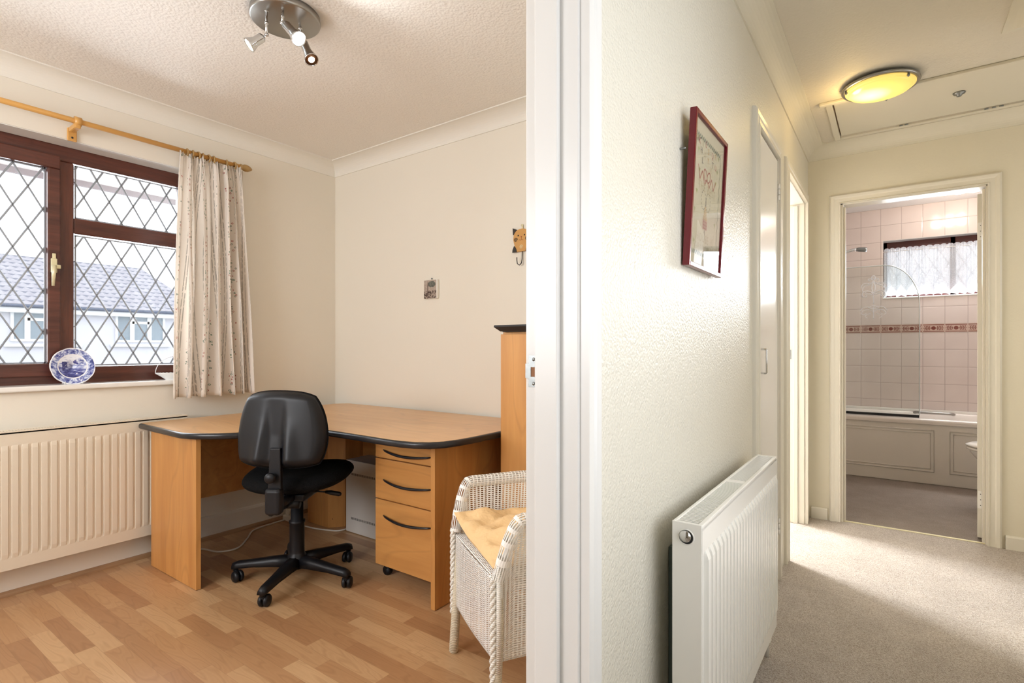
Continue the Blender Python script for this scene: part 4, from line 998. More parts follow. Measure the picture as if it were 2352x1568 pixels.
# pedestal of drawers
pd = empty('drawer_pedestal', (-1.82, 1.95, 0), 'three-drawer wooden pedestal on castors under the right of the corner desk', 'drawers')
obj('body', MB().bbox(-2.03, -1.60, 1.730, 2.19, 0.062, 0.652, 0.002), 'wood_vertical', pd)
for z0, z1 in ((0.577, 0.652), (0.381, 0.572), (0.064, 0.376)):
    dr = obj('drawer', MB().bbox(-2.031, -1.60, 1.710, 1.729, z0, z1, 0.002), 'wood_front', pd)
    zt = {0.577: 0.612, 0.381: 0.470, 0.064: 0.300}[z0]
    mb = MB(); pts = []
    for k in range(17):
        a = k / 16; x = -1.972 + 0.312 * a; arc = math.sin(PI * a)
        pts.append((x, 1.709 - 0.022 * arc ** 0.7, zt + 0.004 - 0.012 * arc + 0.006 * 0))
    mb.tube(pts, [0.003 + 0.0035 * math.sin(PI * k / 16) ** 0.5 for k in range(17)], 10); obj('handle', mb, 'black_edge', dr)
for x in (-2.0, -1.64):
    for y in (1.76, 2.15):
        mb = MB(); mb.tube([(x, y - 0.012, 0.022), (x, y + 0.012, 0.022)], 0.022, 18); mb.bbox(x - 0.012, x + 0.012, y - 0.016, y + 0.016, 0.03, 0.062, 0.004); obj('castor', mb, 'black_plastic', pd)

# computer case
pc = empty('computer_case', (-2.46, 2.115, 0), 'beige computer tower standing under the desk beside the drawer pedestal', 'computer')
obj('body', MB().bbox(-2.676, -2.235, 2.028, 2.198, 0.003, 0.432, 0.004), 'pc_case', pc)
for z in (0.345, 0.082):
    mb = MB()
    for k in range(26): mb.box(-2.625 + k * 0.0095, -2.6215 + k * 0.0095, 2.0272, 2.0285, z - 0.0 - 0.0, z + 0.013)
    obj('vent', mb, 'dark_slot', pc)
# extension box and cables in the corner
ex = empty('extension_socket', (-3.12, 1.95, 0), 'small white plug socket block lying on the floor under the desk corner', 'socket')
obj('body', MB().bbox(-3.175, -3.06, 1.92, 1.975, 0.001, 0.035, 0.006), 'cable', ex)
obj('plug', MB().bbox(-3.10, -3.065, 1.925, 1.96, 0.035, 0.07, 0.008), 'cable', ex); obj('plug', MB().bbox(-3.16, -3.125, 1.93, 1.965, 0.035, 0.075, 0.008), 'cable', ex)
def smooth_line(pts, n=8):
    out = []; P_ = [Vector(p) for p in pts]; P_ = [P_[0] * 2 - P_[1]] + P_ + [P_[-1] * 2 - P_[-2]]
    for i in range(1, len(P_) - 2):
        for k in range(n):
            t = k / n; a, b_, c, d = P_[i - 1:i + 3]
            out.append(0.5 * ((2 * b_) + (c - a) * t + (2 * a - 5 * b_ + 4 * c - d) * t * t + (3 * b_ - a - 3 * c + d) * t ** 3))
    out.append(P_[-2]); return out
mb = MB(); mb.tube(smooth_line([(-3.145, 1.30, 0.006), (-3.067, 1.381, 0.006), (-2.949, 1.415, 0.006), (-2.92, 1.501, 0.006), (-3.017, 1.607, 0.006), (-3.125, 1.703, 0.006), (-3.150, 1.822, 0.006), (-3.155, 1.925, 0.006)]), 0.0045, 10)
obj('power_cable', mb, 'cable', label='pale cable curling over the laminate between the desk side and the corner', cat='cable')
mb = MB(); mb.tube(smooth_line([(-3.07, 1.93, 0.03), (-3.02, 1.915, 0.006), (-2.958, 1.925, 0.006), (-2.848, 1.940, 0.006), (-2.765, 1.965, 0.006), (-2.70, 2.00, 0.006), (-2.69, 2.10, 0.006)]), 0.0045, 10)
obj('power_cable', mb, 'cable', label='white cable running along the floor to the computer tower', cat='cable')

# tall cabinet at the end of the desk
tc_ = empty('tall_cabinet', (-1.18, 2.13, 0), 'tall wooden cabinet with a black top standing at the end of the desk', 'cabinet')
obj('body', MB().bbox(-1.440, -0.98, 1.945, 2.330, 0.003, 1.172, 0.002), 'wood_vertical', tc_)
dd = obj('door', MB().bbox(-1.4385, -0.982, 1.926, 1.944, 0.06, 1.162, 0.002), 'wood_vertical', tc_)
obj('handle', MB().tube([(-1.02, 1.926, 0.66), (-1.02, 1.900, 0.66), (-1.02, 1.897, 0.70), (-1.02, 1.900, 0.78), (-1.02, 1.926, 0.78)], 0.005, 10), 'black_edge', dd)
mb = MB(); mb.prism([(-1.428, 1.925), (-0.99, 1.925), (-0.99, 2.335), (-1.428, 2.335)], 1.172, 1.176)
vs_ = [(-1.430, 1.912, 1.174), (-0.985, 1.912, 1.174), (-0.985, 2.335, 1.174), (-1.430, 2.335, 1.174), (-1.456, 1.896, 1.194), (-0.965, 1.896, 1.194), (-0.965, 2.338, 1.194), (-1.456, 2.338, 1.194), (-1.454, 1.898, 1.202), (-0.967, 1.898, 1.202), (-0.967, 2.338, 1.202), (-1.454, 2.338, 1.202)]
mb.add(vs_, [(3, 2, 1, 0), (0, 1, 5, 4), (1, 2, 6, 5), (2, 3, 7, 6), (3, 0, 4, 7), (4, 5, 9, 8), (5, 6, 10, 9), (6, 7, 11, 10), (7, 4, 8, 11), (8, 9, 10, 11)])
obj('top', mb, 'black_edge', tc_)

# ---------------------------------------------------------------- swivel chair
HB = Vector((-2.308, 1.471, 0))
ch = empty('swivel_chair', HB, 'black office swivel chair on castors pushed towards the corner desk', 'chair')
FD = (VV + RR * 0.02).normalized(); FR = Vector((FD.y, -FD.x, 0))      # facing direction and its right
def CL(r, f, z): return HB + FR * r + FD * f + UU * z
# star base
for k in range(5):
    a = [math.atan2(p[1] - HB.y, p[0] - HB.x) for p in ((-2.538, 1.288), (-2.169, 1.22), (-2.024, 1.543), (-2.292, 1.799), (-2.60, 1.62))][k]
    d = Vector((math.cos(a), math.sin(a), 0)); e = HB + d * 0.285
    mb = MB(); s_ = Vector((-d.y, d.x, 0))
    rows = []
    for t, wd, zt, zb in ((0.02, 0.034, 0.118, 0.070), (0.10, 0.030, 0.112, 0.072), (0.20, 0.025, 0.100, 0.070), (0.275, 0.022, 0.092, 0.064), (0.298, 0.018, 0.084, 0.060)):
        c = HB + d * t; rows.append([c + s_ * (-wd) + UU * zb, c + s_ * wd + UU * zb, c + s_ * wd * 0.85 + UU * (zt - 0.010), c + s_ * wd * 0.45 + UU * zt, c - s_ * wd * 0.45 + UU * zt, c - s_ * wd * 0.85 + UU * (zt - 0.010)])
    n = 6; vs_ = [p for r in rows for p in r]; fs = [(i * n + j, i * n + (j + 1) % n, (i + 1) * n + (j + 1) % n, (i + 1) * n + j) for i in range(len(rows) - 1) for j in range(n)] + [tuple(range(n))[::-1], tuple((len(rows) - 1) * n + j for j in range(n))]
    mb.add(vs_, fs, smooth=True); mb.tube([e + UU * 0.085, e + UU * 0.05], 0.012, 12)
    obj('base_arm', mb, 'black_plastic', ch)
    # twin wheel castor
    ta = a + (0.9, 1.6, 0.4, 2.2, 1.0)[k]; w_ = Vector((math.cos(ta), math.sin(ta), 0)); cc = e + Vector((-w_.y, w_.x, 0)) * 0.018 + UU * 0.026
    mb = MB()
    for s in (-1, 1):
        q = w_.to_track_quat('Z', 'Y').to_matrix().to_4x4(); Mx = Matrix.Translation(cc + w_ * (0.005 * s)) @ q @ (Matrix.Identity(4) if s > 0 else Matrix.Rotation(PI, 4, 'X'))
        mb.lathe([(0.0001, 0), (0.025, 0), (0.0262, 0.004), (0.0262, 0.010), (0.021, 0.016), (0.0001, 0.018)], 28, Mx)
    mb.tube([cc + UU * 0.0, e + UU * 0.055], 0.011, 12)
    obj('castor', mb, 'black_plastic', ch)
mb = MB(); mb.lathe([(0.0001, 0.055), (0.040, 0.060), (0.046, 0.085), (0.043, 0.115), (0.034, 0.128), (0.0335, 0.135), (0.0335, 0.270), (0.036, 0.272), (0.036, 0.282), (0.028, 0.284), (0.028, 0.40), (0.0001, 0.40)], 32, Matrix.Translation(HB)); obj('column', mb, 'black_plastic', ch)
mb = MB(); mb.bbox(-0.075, 0.075, -0.10, 0.10, 0.395, 0.432, 0.01, 3, mat=Matrix.Translation(HB) @ Matrix.Rotation(math.atan2(FR.y, FR.x), 4, 'Z')); obj('seat_plate', mb, 'black_plastic', ch)
# seat: padded, rounded shield shape, slightly tilted
def seat_fn(mb):
    nu, rings = 48, [(0.0, 0.048), (0.55, 0.048), (0.80, 0.042), (0.93, 0.026), (1.0, 0.0), (0.985, -0.016), (0.90, -0.034), (0.6, -0.044), (0.0, -0.046)]
    vs_ = []
    for rr_, z in rings:
        for j in range(nu):
            t = 2 * PI * j / nu; c, s = math.cos(t), math.sin(t)
            p = 2.5; R0 = (abs(c) ** p + abs(s) ** p) ** (-1 / p)
            x = 0.250 * R0 * c * max(rr_, 0.002) * (1 + 0.03 * s); y = 0.225 * R0 * s * max(rr_, 0.002)
            dish = 0.018 * (x / 0.238) ** 2 + (-0.020 * max(0, y / 0.225) ** 2) + (0.022 * max(0, -y / 0.225) ** 2)
            vs_.append(CL(x - 0.012, y + 0.055, 0.475 + z + dish + 0.10 * y + 0.03 * x))
    n = nu; fs = [(i * n + j, i * n + (j + 1) % n, (i + 1) * n + (j + 1) % n, (i + 1) * n + j) for i in range(len(rings) - 1) for j in range(n)]
    mb.add(vs_, fs, smooth=True); return mb
obj('seat', seat_fn(MB()), 'seat_fabric', ch, subsurf=1)
# back: moulded shell and cushion
BR = Matrix.Translation(CL(0.004, -0.205, 0.745)) @ Matrix.Rotation(math.atan2(FR.y, FR.x) + math.radians(-7), 4, 'Z') @ Matrix.Rotation(math.radians(-6), 4, 'X')   # local x right, y forward, z up
def back_shell(mb, ax, hz, y_rim, y_mid, scale=1.0, ridge=True, cush=False):
    nx, nz = 44, 36; vs_ = []
    for j in range(nz + 1):
        for i in range(nx + 1):
            u, v = -1 + 2 * i / nx, -1 + 2 * j / nz
            # square to superellipse mapping, wider low, narrower on top
            du = u * math.sqrt(max(0, 1 - 0.25 * v * v * abs(v))) ; dv = v * math.sqrt(max(0, 1 - 0.25 * u * u * abs(u)))
            wd = ax * (1.03 - 0.17 * max(0, (v + 0.3) / 1.3) ** 1.6)
            x = du * wd * scale; z = dv * hz * scale
            r = max(abs(u), abs(v)); edge = min(1.0, (1 - r) / 0.20); e = math.sin(edge * PI / 2)
            y = y_rim + (y_mid - y_rim) * e
            y += 0.032 * (x / ax) ** 2
            if ridge:
                # wide central channel that opens downward, with ridges beside it
                cw = 0.042 + 0.012 * max(0, -v - 0.1); k = 1 / (1 + math.exp((abs(x + 0.0) - cw) / 0.006)); dn = min(1, max(0, (0.85 - v) / 1.0)) ** 0.8
                y += 0.018 * k * dn * e
                side = math.exp(-((abs(x + 0.0) - cw - 0.022) / 0.030) ** 2) * dn * max(0, (0.35 - v)) * 0.7
                y -= 0.022 * side * e
            vs_.append(BR @ Vector((x, y, z)))
    n = nx + 1; mb.add(vs_, [(j * n + i, j * n + i + 1, (j + 1) * n + i + 1, (j + 1) * n + i) for j in range(nz) for i in range(nx)], smooth=True); return mb
mb = back_shell(MB(), 0.206, 0.166, 0.006, -0.032)
bs = obj('back_shell', mb, 'black_plastic', ch, solid=0.004)
mb = back_shell(MB(), 0.210, 0.170, 0.006, 0.006, ridge=False); back_shell(mb, 0.210, 0.170, 0.008, 0.034, ridge=False)
obj('back_cushion', mb, 'seat_fabric', ch)
# J-bar, knob, cross tube and lever
mb = MB(); BM = Matrix.Translation(HB) @ Matrix.Rotation(math.atan2(FR.y, FR.x), 4, 'Z')
bx_ = 0.008
mb.prism([(bx_ - 0.030, 0), (bx_ + 0.030, 0), (bx_ + 0.027, 0.22), (bx_ - 0.018, 0.22)], 0, 0.024, mat=BM @ Matrix.Translation((0, -0.230, 0.450)) @ Matrix.Rotation(PI / 2, 4, 'X') @ Matrix.Rotation(math.radians(0), 4, 'X'), bevel=0.004)
obj('back_bar', mb, 'black_plastic', ch)
mb = MB(); mb.bbox(bx_ - 0.036, bx_ + 0.034, -0.272, -0.222, 0.385, 0.500, 0.016, 4, mat=BM); obj('bar_cover', mb, 'black_plastic', ch)
mb = MB(); mb.lathe([(0.006, 0), (0.006, 0.01), (0.021, 0.012), (0.023, 0.018), (0.021, 0.028), (0.012, 0.033), (0.0001, 0.034)], 26, BM @ Matrix.Translation((bx_ - 0.006, -0.258, 0.548)) @ Matrix.Rotation(PI / 2, 4, 'X')); obj('knob', mb, 'black_plastic', ch)
mb = MB(); mb.tube([CL(0.012, -0.245, 0.418), CL(0.012, -0.15, 0.418), CL(0.012, 0.0, 0.415)], 0.021, 16); mb.tube([CL(-0.02, -0.085, 0.384), CL(0.048, -0.085, 0.384)], 0.0215, 20); mb.tube([CL(-0.012, -0.24, 0.392), CL(-0.012, -0.085, 0.384)], 0.018, 14); obj('mechanism', mb, 'black_plastic', ch)
mb = MB(); mb.tube([CL(0.06, 0.02, 0.415), CL(0.13, 0.03, 0.408)], 0.004, 8); mb.tube([CL(0.125, 0.03, 0.409), CL(0.15, 0.032, 0.405), CL(0.19, 0.035, 0.397), CL(0.20, 0.036, 0.396)], [0.007, 0.011, 0.011, 0.006], 12); obj('lever', mb, 'black_plastic', ch)

# ---------------------------------------------------------------- wicker armchair
A_ = Vector((-1.285, 1.455, 0)); B_ = Vector((-0.938, 1.238, 0)); ac = (A_ + B_) / 2
ux = (B_ - A_).normalized(); uy = Vector((-ux.y, ux.x, 0)); HWD = (B_ - A_).length / 2      # ux: to the sitter's left; uy: backwards
wc = empty('wicker_armchair', ac + uy * 0.22, 'white woven wicker armchair with a beige cushion beside the doorway', 'armchair')
def W_(a, b_, z): return ac + ux * a + uy * b_ + UU * z
# plan of arms/back: U shape. s from 0 (front of one arm) to 1 (front of other arm)
DEP = 0.40
def plan(s, flare):
    hw = HWD + flare; dp = DEP + flare
    L1 = dp - hw * 0.75; arc = PI * hw * 0.9; tot = 2 * L1 + arc; d = s * tot
    if d < L1: return -hw, d
    if d > tot - L1: return hw, tot - d
    t = (d - L1) / arc * PI; return -hw * math.cos(t), L1 + (dp - L1) * math.sin(t)
def top_h(s):
    m = abs(s - 0.5) * 2                 # 1 at the arm fronts, 0 at the back centre
    h = 0.60 + 0.20 * (0.5 + 0.5 * math.cos(PI * min(1, m / 0.42)))
    if m > 0.90: h -= 0.17 * ((m - 0.90) / 0.10) ** 1.7
    return h
def shell(a, b_):
    z = 0.185 + (top_h(a) - 0.185) * b_
    fl = 0.0 + 0.012 * b_ + 0.045 * max(0, (z - 0.42) / 0.2) ** 1.5 * 0.6
    x, y = plan(a, min(fl, 0.06)); return W_(x, y, z)
mb = MB(); mb.grid(shell, 120, 40, uvs=lambda a, b_: (a * 1.35, b_ * 0.45)); obj('woven_side', mb, 'wicker_open', wc, solid=0.005)
# rolled top edge
def roll_fn(a, b_):
    def P_(q): 
        z = top_h(q); x, y = plan(q, 0.012 + 0.03 * min(1, max(0, (z - 0.42) / 0.2))); return W_(x, y, z + 0.002)
    p = P_(a); d = (P_(min(1, a + 0.004)) - P_(max(0, a - 0.004))).normalized(); side = d.cross(UU).normalized(); up_ = side.cross(d).normalized()
    t = -PI / 2 + 2 * PI * b_; r = 0.021 + 0.003 * math.sin(PI * a)
    return p + side * math.cos(t) * r + up_ * math.sin(t) * r
mb = MB(); mb.grid(roll_fn, 150, 16, uvs=lambda a, b_: (a * 1.40, b_ * 0.130)); obj('rolled_edge', mb, 'wicker_open', wc)
# front apron and seat
def apron(a, b_):
    x = -HWD + 2 * HWD * a; z = (0.175 + 0.010 * a) * (1 - b_) + 0.425 * b_; return W_(x, -0.004 - 0.006 * math.sin(PI * a), z)
mb = MB(); mb.grid(apron, 20, 20, uvs=lambda a, b_: (a * 0.41, b_ * 0.25)); obj('front_apron', mb, 'wicker', wc, solid=0.004)
mb = MB(); mb.grid(lambda a, b_: W_((-HWD + 2 * HWD * a) * (1 if b_ < 0.6 else 0.92), -0.004 + (DEP - 0.02) * b_, 0.425), 10, 10, uvs=lambda a, b_: (a * 0.41, b_ * 0.4)); obj('seat', mb, 'wicker', wc, solid=0.006)
# braids on the front corners
def braid(p0, p1, r=0.009, turns=16):
    mb = MB(); p0, p1 = Vector(p0), Vector(p1); d = p1 - p0; dn = d.normalized(); a = dn.cross(Vector((0.3, 1, 0))).normalized(); b2 = dn.cross(a)
    for ph in (0, 2 * PI / 3, 4 * PI / 3):
        mb.tube([p0 + d * t + (a * math.cos(turns * t * 2 + ph) + b2 * math.sin(turns * t * 2 + ph)) * r * 0.62 for t in [k / 60 for k in range(61)]], r * 0.62, 8)
    return mb
obj('braid', braid(W_(-HWD - 0.008, -0.012, 0.44), W_(-HWD - 0.010, -0.012, 0.14)), 'cane_wrap', wc)
obj('braid', braid(W_(HWD + 0.004, -0.014, 0.44), W_(HWD + 0.004, -0.014, 0.10)), 'cane_wrap', wc)
def leg(x, y, lean):
    mb = MB(); p = W_(x, y, 0); l = W_(x + lean[0], y + lean[1], 0) - p
    mb.tube([p + l + UU * 0.0, p + l + UU * 0.004, p + l * 0.9 + UU * 0.05, p + UU * 0.42], [0.013, 0.0165, 0.0165, 0.0150], 16); return mb
for x, y, ln in ((-HWD + 0.006, 0.012, (-0.012, -0.022)), (HWD - 0.006, 0.012, (0.01, -0.02)), (-HWD + 0.05, DEP - 0.08, (-0.02, 0.03)), (HWD - 0.05, DEP - 0.08, (0.02, 0.03))):
    obj('leg', leg(x, y, ln), 'cane_leg', wc)
mb = MB(); mb.tube([W_(HWD + 0.016, 0.0, 0.48), W_(HWD + 0.014, 0.0, 0.16)], 0.0075, 10); obj('side_post', mb, 'cane_wrap', wc)
# cushion
cu = bmesh.new(); bmesh.ops.create_grid(cu, x_segments=36, y_segments=36, size=1)
def cush_mb():
    mb = MB(); nx = 44
    def f(side):
        def g(a, b_):
            u, v = 2 * a - 1, 2 * b_ - 1; k = (1 - abs(u) ** 3.2) * (1 - abs(v) ** 3.2); k = max(0, k) ** 0.55
            pin = 1 - 0.06 * (1 - abs(u)) * abs(v) ** 2 - 0.06 * (1 - abs(v)) * abs(u) ** 2
            x = u * 0.205 * (1 - 0.07 * (1 - u * u) * 0 - 0.06 * (1 - abs(v)) * abs(u) ** 4); y = v * 0.200 * (1 - 0.06 * (1 - abs(u)) * abs(v) ** 4)
            wr = 0.016 * math.sin(9 * u + 5 * v * v + 1.3) * math.sin(5 * v + 2 * u) + 0.008 * math.exp(-((u + 0.55 + 0.3 * v) / 0.10) ** 2) * (1 if side > 0 else 0) * -1.6 + 0.009 * math.sin(17 * u * v + 5 * v + 3 * u)
            z = side * 0.042 * k + (wr * k if side > 0 else 0)
            lift = 0.035 * max(0, -u) ** 2 * max(0, 0.4 - v) + 0.012 * max(0, v) ** 2      # corner poking over the front, back leaning up
            return W_(x - 0.004, y + 0.190, 0.469 + z + lift - 0.012 * max(0, -v))
        return g
    mb.grid(f(1), nx, nx); mb.grid(f(-1), nx, nx)
    return mb
cu.free()
obj('cushion', cush_mb(), 'cushion_fabric', label='crumpled beige cushion lying on the wicker armchair seat', cat='cushion')

# ---------------------------------------------------------------- things on the office back wall
te = empty('photo_plaque', (-2.2705, BY, 1.455), 'small square photo plaque hanging on the cream wall above the desk', 'picture', matrix=Matrix.Translation((-2.2705, BY - 0.001, 1.455)) @ YW)
obj('plaque_block', MB().bbox(-0.055, 0.055, -0.057, 0.057, 0, 0.016, 0.003), 'cornice_paint', te, world=False)
obj('printed_face', MB().bbox(-0.054, 0.048, -0.055, 0.055, 0.016, 0.0175, 0.0005), 'photo_tile', te, world=False)
mb = MB(); mb.tube([(0, 0.055, 0.004), (0, 0.062, 0.006), (0.001, 0.066, 0.006)], 0.0022, 8); mb.lathe([(0.0001, 0), (0.003, 0), (0.003, 0.01), (0.0001, 0.011)], 10, Matrix.Translation((0.0, 0.066, 0))); obj('nail', mb, 'steel_plate', te, world=False)
kt = empty('cat_hook', (-1.60, BY, 1.66), 'painted wooden cat wall plaque with a black wire hook beside the doorway', 'wall hook', matrix=Matrix.Translation((-1.608, BY - 0.002, 1.672)) @ YW)
# silhouette
body = []
for x, y in ((-0.050, -0.058), (-0.045, -0.030), (-0.050, -0.015), (-0.056, 0.008), (-0.054, 0.030), (-0.046, 0.046), (-0.034, 0.056), (-0.012, 0.063), (0.012, 0.063), (0.034, 0.056), (0.046, 0.046), (0.054, 0.030), (0.056, 0.008), (0.050, -0.015), (0.045, -0.030), (0.050, -0.058)): body.append((x * 0.95, y))
obj('body', MB().prism(body, 0.002, 0.012, bevel=0.002), 'cat_body', kt, world=False)
mb = MB(); mb.prism([(-0.058, 0.072), (-0.056, 0.036), (-0.030, 0.060)], 0.001, 0.010); obj('ear', mb, 'cat_dark', kt, world=False)
mb = MB(); mb.prism([(0.058, 0.072), (0.030, 0.060), (0.056, 0.036)], 0.001, 0.010); obj('ear', mb, 'cat_dark', kt, world=False)
for s in (-1, 1):
    mb = MB(); pp = [(s * 0.058, -0.060), (s * 0.056, -0.045), (s * 0.046, -0.025), (s * 0.036, -0.035), (s * 0.030, -0.048), (s * 0.029, -0.0605)]
    if s > 0: pp = pp[::-1]
    mb.prism(pp, 0.010, 0.014); obj('paw', mb, 'cat_dark', kt, world=False)
def spiral(cx, cy, r, mat, z=0.0128):
    mb = MB(); mb.tube([(cx + r * (1 - k / 46) * math.cos(k * 0.30), cy + r * (1 - k / 46) * math.sin(k * 0.30), z) for k in range(44)], 0.0014, 6); obj('spiral', mb, mat, kt, world=False)
spiral(-0.036, 0.006, 0.012, 'cat_dark'); spiral(0.036, 0.008, 0.012, 'cat_dark'); spiral(0.0, -0.034, 0.011, 'cat_cream')
for s in (-1, 1):
    mb = MB(); mb.lathe([(0.0001, 0.012), (0.0045, 0.012), (0.003, 0.0145), (0.0001, 0.015)], 14, Matrix.Translation((s * 0.020, 0.028, 0))); obj('eye', mb, 'cat_dark', kt, world=False)
mb = MB(); mb.prism([(-0.004, 0.022), (0, 0.015), (0.004, 0.022)], 0.012, 0.014); mb.tube([(0, 0.016, 0.0125), (0, 0.006, 0.0125)], 0.0008, 6)
mb.tube([(-0.012, 0.005, 0.0125), (-0.006, 0.001, 0.0125), (0, 0.006, 0.0125), (0.006, 0.001, 0.0125), (0.012, 0.005, 0.0125)], 0.0008, 6); obj('nose', mb, 'cat_red', kt, world=False)
mb = MB(); mb.tube([(0.004, -0.055, 0.008), (0.004, -0.10, 0.010), (0.003, -0.122, 0.016), (-0.006, -0.132, 0.022), (-0.016, -0.124, 0.026), (-0.018, -0.105, 0.027), (-0.018, -0.090, 0.027)], 0.0026, 10); obj('hook', mb, 'cat_dark', kt, world=False)
mb = MB(); mb.bbox(-0.002, 0.006, 0.060, 0.086, 0.002, 0.006, 0.001); mb.tube([(0.002, 0.086, 0.004), (-0.005, 0.086, 0.006), (-0.004, 0.078, 0.008)], 0.0018, 6); obj('hanger', mb, 'brass_cream', kt, world=False)

# ---------------------------------------------------------------- framed sampler on the hall wall
PW, PH = 0.318, 0.405
pmx = Matrix.Translation((HX + 0.022, 1.385, 1.315)) @ Matrix.Rotation(math.radians(2.9), 4, 'Y') @ XW
pf = empty('framed_sampler', (HX + 0.022, 1.385, 1.315), 'dark red framed cross stitch sampler hanging on the textured hall wall', 'picture', matrix=pmx)
FWd = 0.012
mb = MB(); mb.bbox(0, FWd, 0, PH, -0.018, 0, 0.0015); mb.bbox(PW - FWd, PW, 0, PH, -0.018, 0, 0.0015); mb.bbox(FWd, PW - FWd, 0, FWd, -0.018, 0, 0.0015); mb.bbox(FWd, PW - FWd, PH - FWd, PH, -0.018, 0, 0.0015)
obj('frame', mb, 'red_frame', pf, world=False)
cb = obj('sampler_cloth', MB().box(FWd - 0.002, PW - FWd + 0.002, FWd - 0.002, PH - FWd + 0.002, -0.012, -0.009), 'sampler_cloth', pf, world=False)
obj('glass_pane', MB().box(FWd - 0.002, PW - FWd + 0.002, FWd - 0.002, PH - FWd + 0.002, -0.005, -0.004), 'picture_glass', pf, world=False)
def line2(mb, pts, w_, z=-0.0085, dash=None):
    for i in range(len(pts) - 1):
        if dash and i % 2 == dash - 1: continue
        a, b_ = Vector((*pts[i], 0)), Vector((*pts[i + 1], 0)); d = (b_ - a)
        if d.length < 1e-6: continue
        n_ = Vector((-d.y, d.x, 0)).normalized() * w_ / 2; zz = Vector((0, 0, z))
        mb.add([a - n_ + zz, b_ - n_ + zz, b_ + n_ + zz, a + n_ + zz], [(0, 1, 2, 3)])
SX0, SX1, SY0, SY1 = 0.032, PW - 0.045, 0.045, PH - 0.052
mb = MB()
for y0 in (SY0, SY1): 
    zz = [(SX0 + (SX1 - SX0) * k / 32, y0 + (0.006 if k % 2 else -0.006)) for k in range(33)]; line2(mb, zz, 0.0028)
for x0 in (SX0, SX1): line2(mb, [(x0 + 0.004 * math.sin(k * 0.7), SY0 + (SY1 - SY0) * k / 90) for k in range(91)], 0.002)
obj('stitched_border', mb, 'stitch_green', cb, world=False)
mb = MB()      # ribbon with a bow
cx = (SX0 + SX1) / 2 - 0.005; cy = 0.255
line2(mb, [(cx - 0.085, cy + 0.022), (cx - 0.065, cy - 0.012), (cx - 0.045, cy + 0.014), (cx - 0.020, cy - 0.020), (cx, cy + 0.002), (cx + 0.022, cy - 0.020), (cx + 0.045, cy + 0.012), (cx + 0.065, cy - 0.016), (cx + 0.085, cy + 0.012)], 0.0045)
for s in (-1, 1): line2(mb, [(cx + s * (0.016 - 0.016 * math.cos(t)), cy + 0.004 + 0.014 * math.sin(t) + 0.010 * (1 - math.cos(t)) / 2) for t in [2 * PI * k / 16 for k in range(17)]], 0.004)
obj('stitched_ribbon', mb, 'stitch_red', cb, world=False)
for hx_, hy_ in ((0.06, 0.315), (0.06, 0.205), (0.075, 0.265), (0.245, 0.30), (0.235, 0.265), (0.05, 0.155), (0.055, 0.072), (0.245, 0.145), (0.25, 0.34), (0.05, 0.345)):
    mb = MB()
    for k in range(5): line2(mb, [(hx_ - 0.008 + 0.0016 * k, hy_ + 0.004 - 0.002 * k), (hx_ + 0.008 - 0.0016 * k, hy_ + 0.004 - 0.002 * k)], 0.0012)
    line2(mb, [(hx_, hy_ + 0.008), (hx_, hy_ - 0.008)], 0.0015)
    obj('stitched_heart', mb, 'stitch_leaf', cb, world=False)
mb = MB()      # cottage
for k in range(9): line2(mb, [(cx - 0.020 + 0.0018 * k, 0.145 + 0.0042 * k), (cx + 0.020 - 0.0018 * k, 0.145 + 0.0042 * k)], 0.0022)
obj('stitched_roof', mb, 'stitch_orange', cb, world=False)
mb = MB()
for k in range(6): line2(mb, [(cx - 0.018 + 0.0072 * k, 0.116), (cx - 0.018 + 0.0072 * k, 0.143)], 0.0030)
for k in range(3): line2(mb, [(cx - 0.019, 0.120 + 0.009 * k), (cx + 0.019, 0.120 + 0.009 * k)], 0.0015)
obj('stitched_walls', mb, 'stitch_red', cb, world=False)
mb = MB(); 
for s in (-1, 1): line2(mb, [(cx + s * 0.022 + 0.021 * math.cos(t), 0.195 + 0.026 * math.sin(t) - 0.000) for t in [2 * PI * k / 30 for k in range(31)]], 0.0025, dash=1)
line2(mb, [(cx, 0.200), (cx + 0.002, 0.182)], 0.004); line2(mb, [(cx, 0.115), (cx, 0.100)], 0.003, dash=None)
obj('stitched_heart_outline', mb, 'stitch_dark', cb, world=False)
def text(name, s, size, x, y, mat, parent, z=-0.0084, sx=1.0):
    cu_ = bpy.data.curves.new(name, 'FONT'); cu_.body = s; cu_.size = size; cu_.align_x = 'CENTER'; cu_.space_character = 1.25
    t_ = bpy.data.objects.new(name + '_c', cu_); C.objects.link(t_); dg = bpy.context.evaluated_depsgraph_get(); me = bpy.data.meshes.new_from_object(t_.evaluated_get(dg)); bpy.data.objects.remove(t_)
    o_ = bpy.data.objects.new(name, me); C.objects.link(o_); me.materials.clear(); me.materials.append(M[mat]); o_.parent = parent; o_.location = (x, y, z); o_.scale = (sx, 1, 1); OFF[o_.name] = Vector((0, 0, 0)); return o_
mx_ = (SX0 + SX1) / 2
text('stitched_words', 'THE BEST', 0.032, mx_, 0.218, 'stitch_light', cb)
text('stitched_words', 'HOUSE IS', 0.032, mx_, 0.080, 'stitch_light', cb)
text('stitched_words', 'GRANDMAS', 0.028, mx_, 0.054, 'stitch_light', cb)
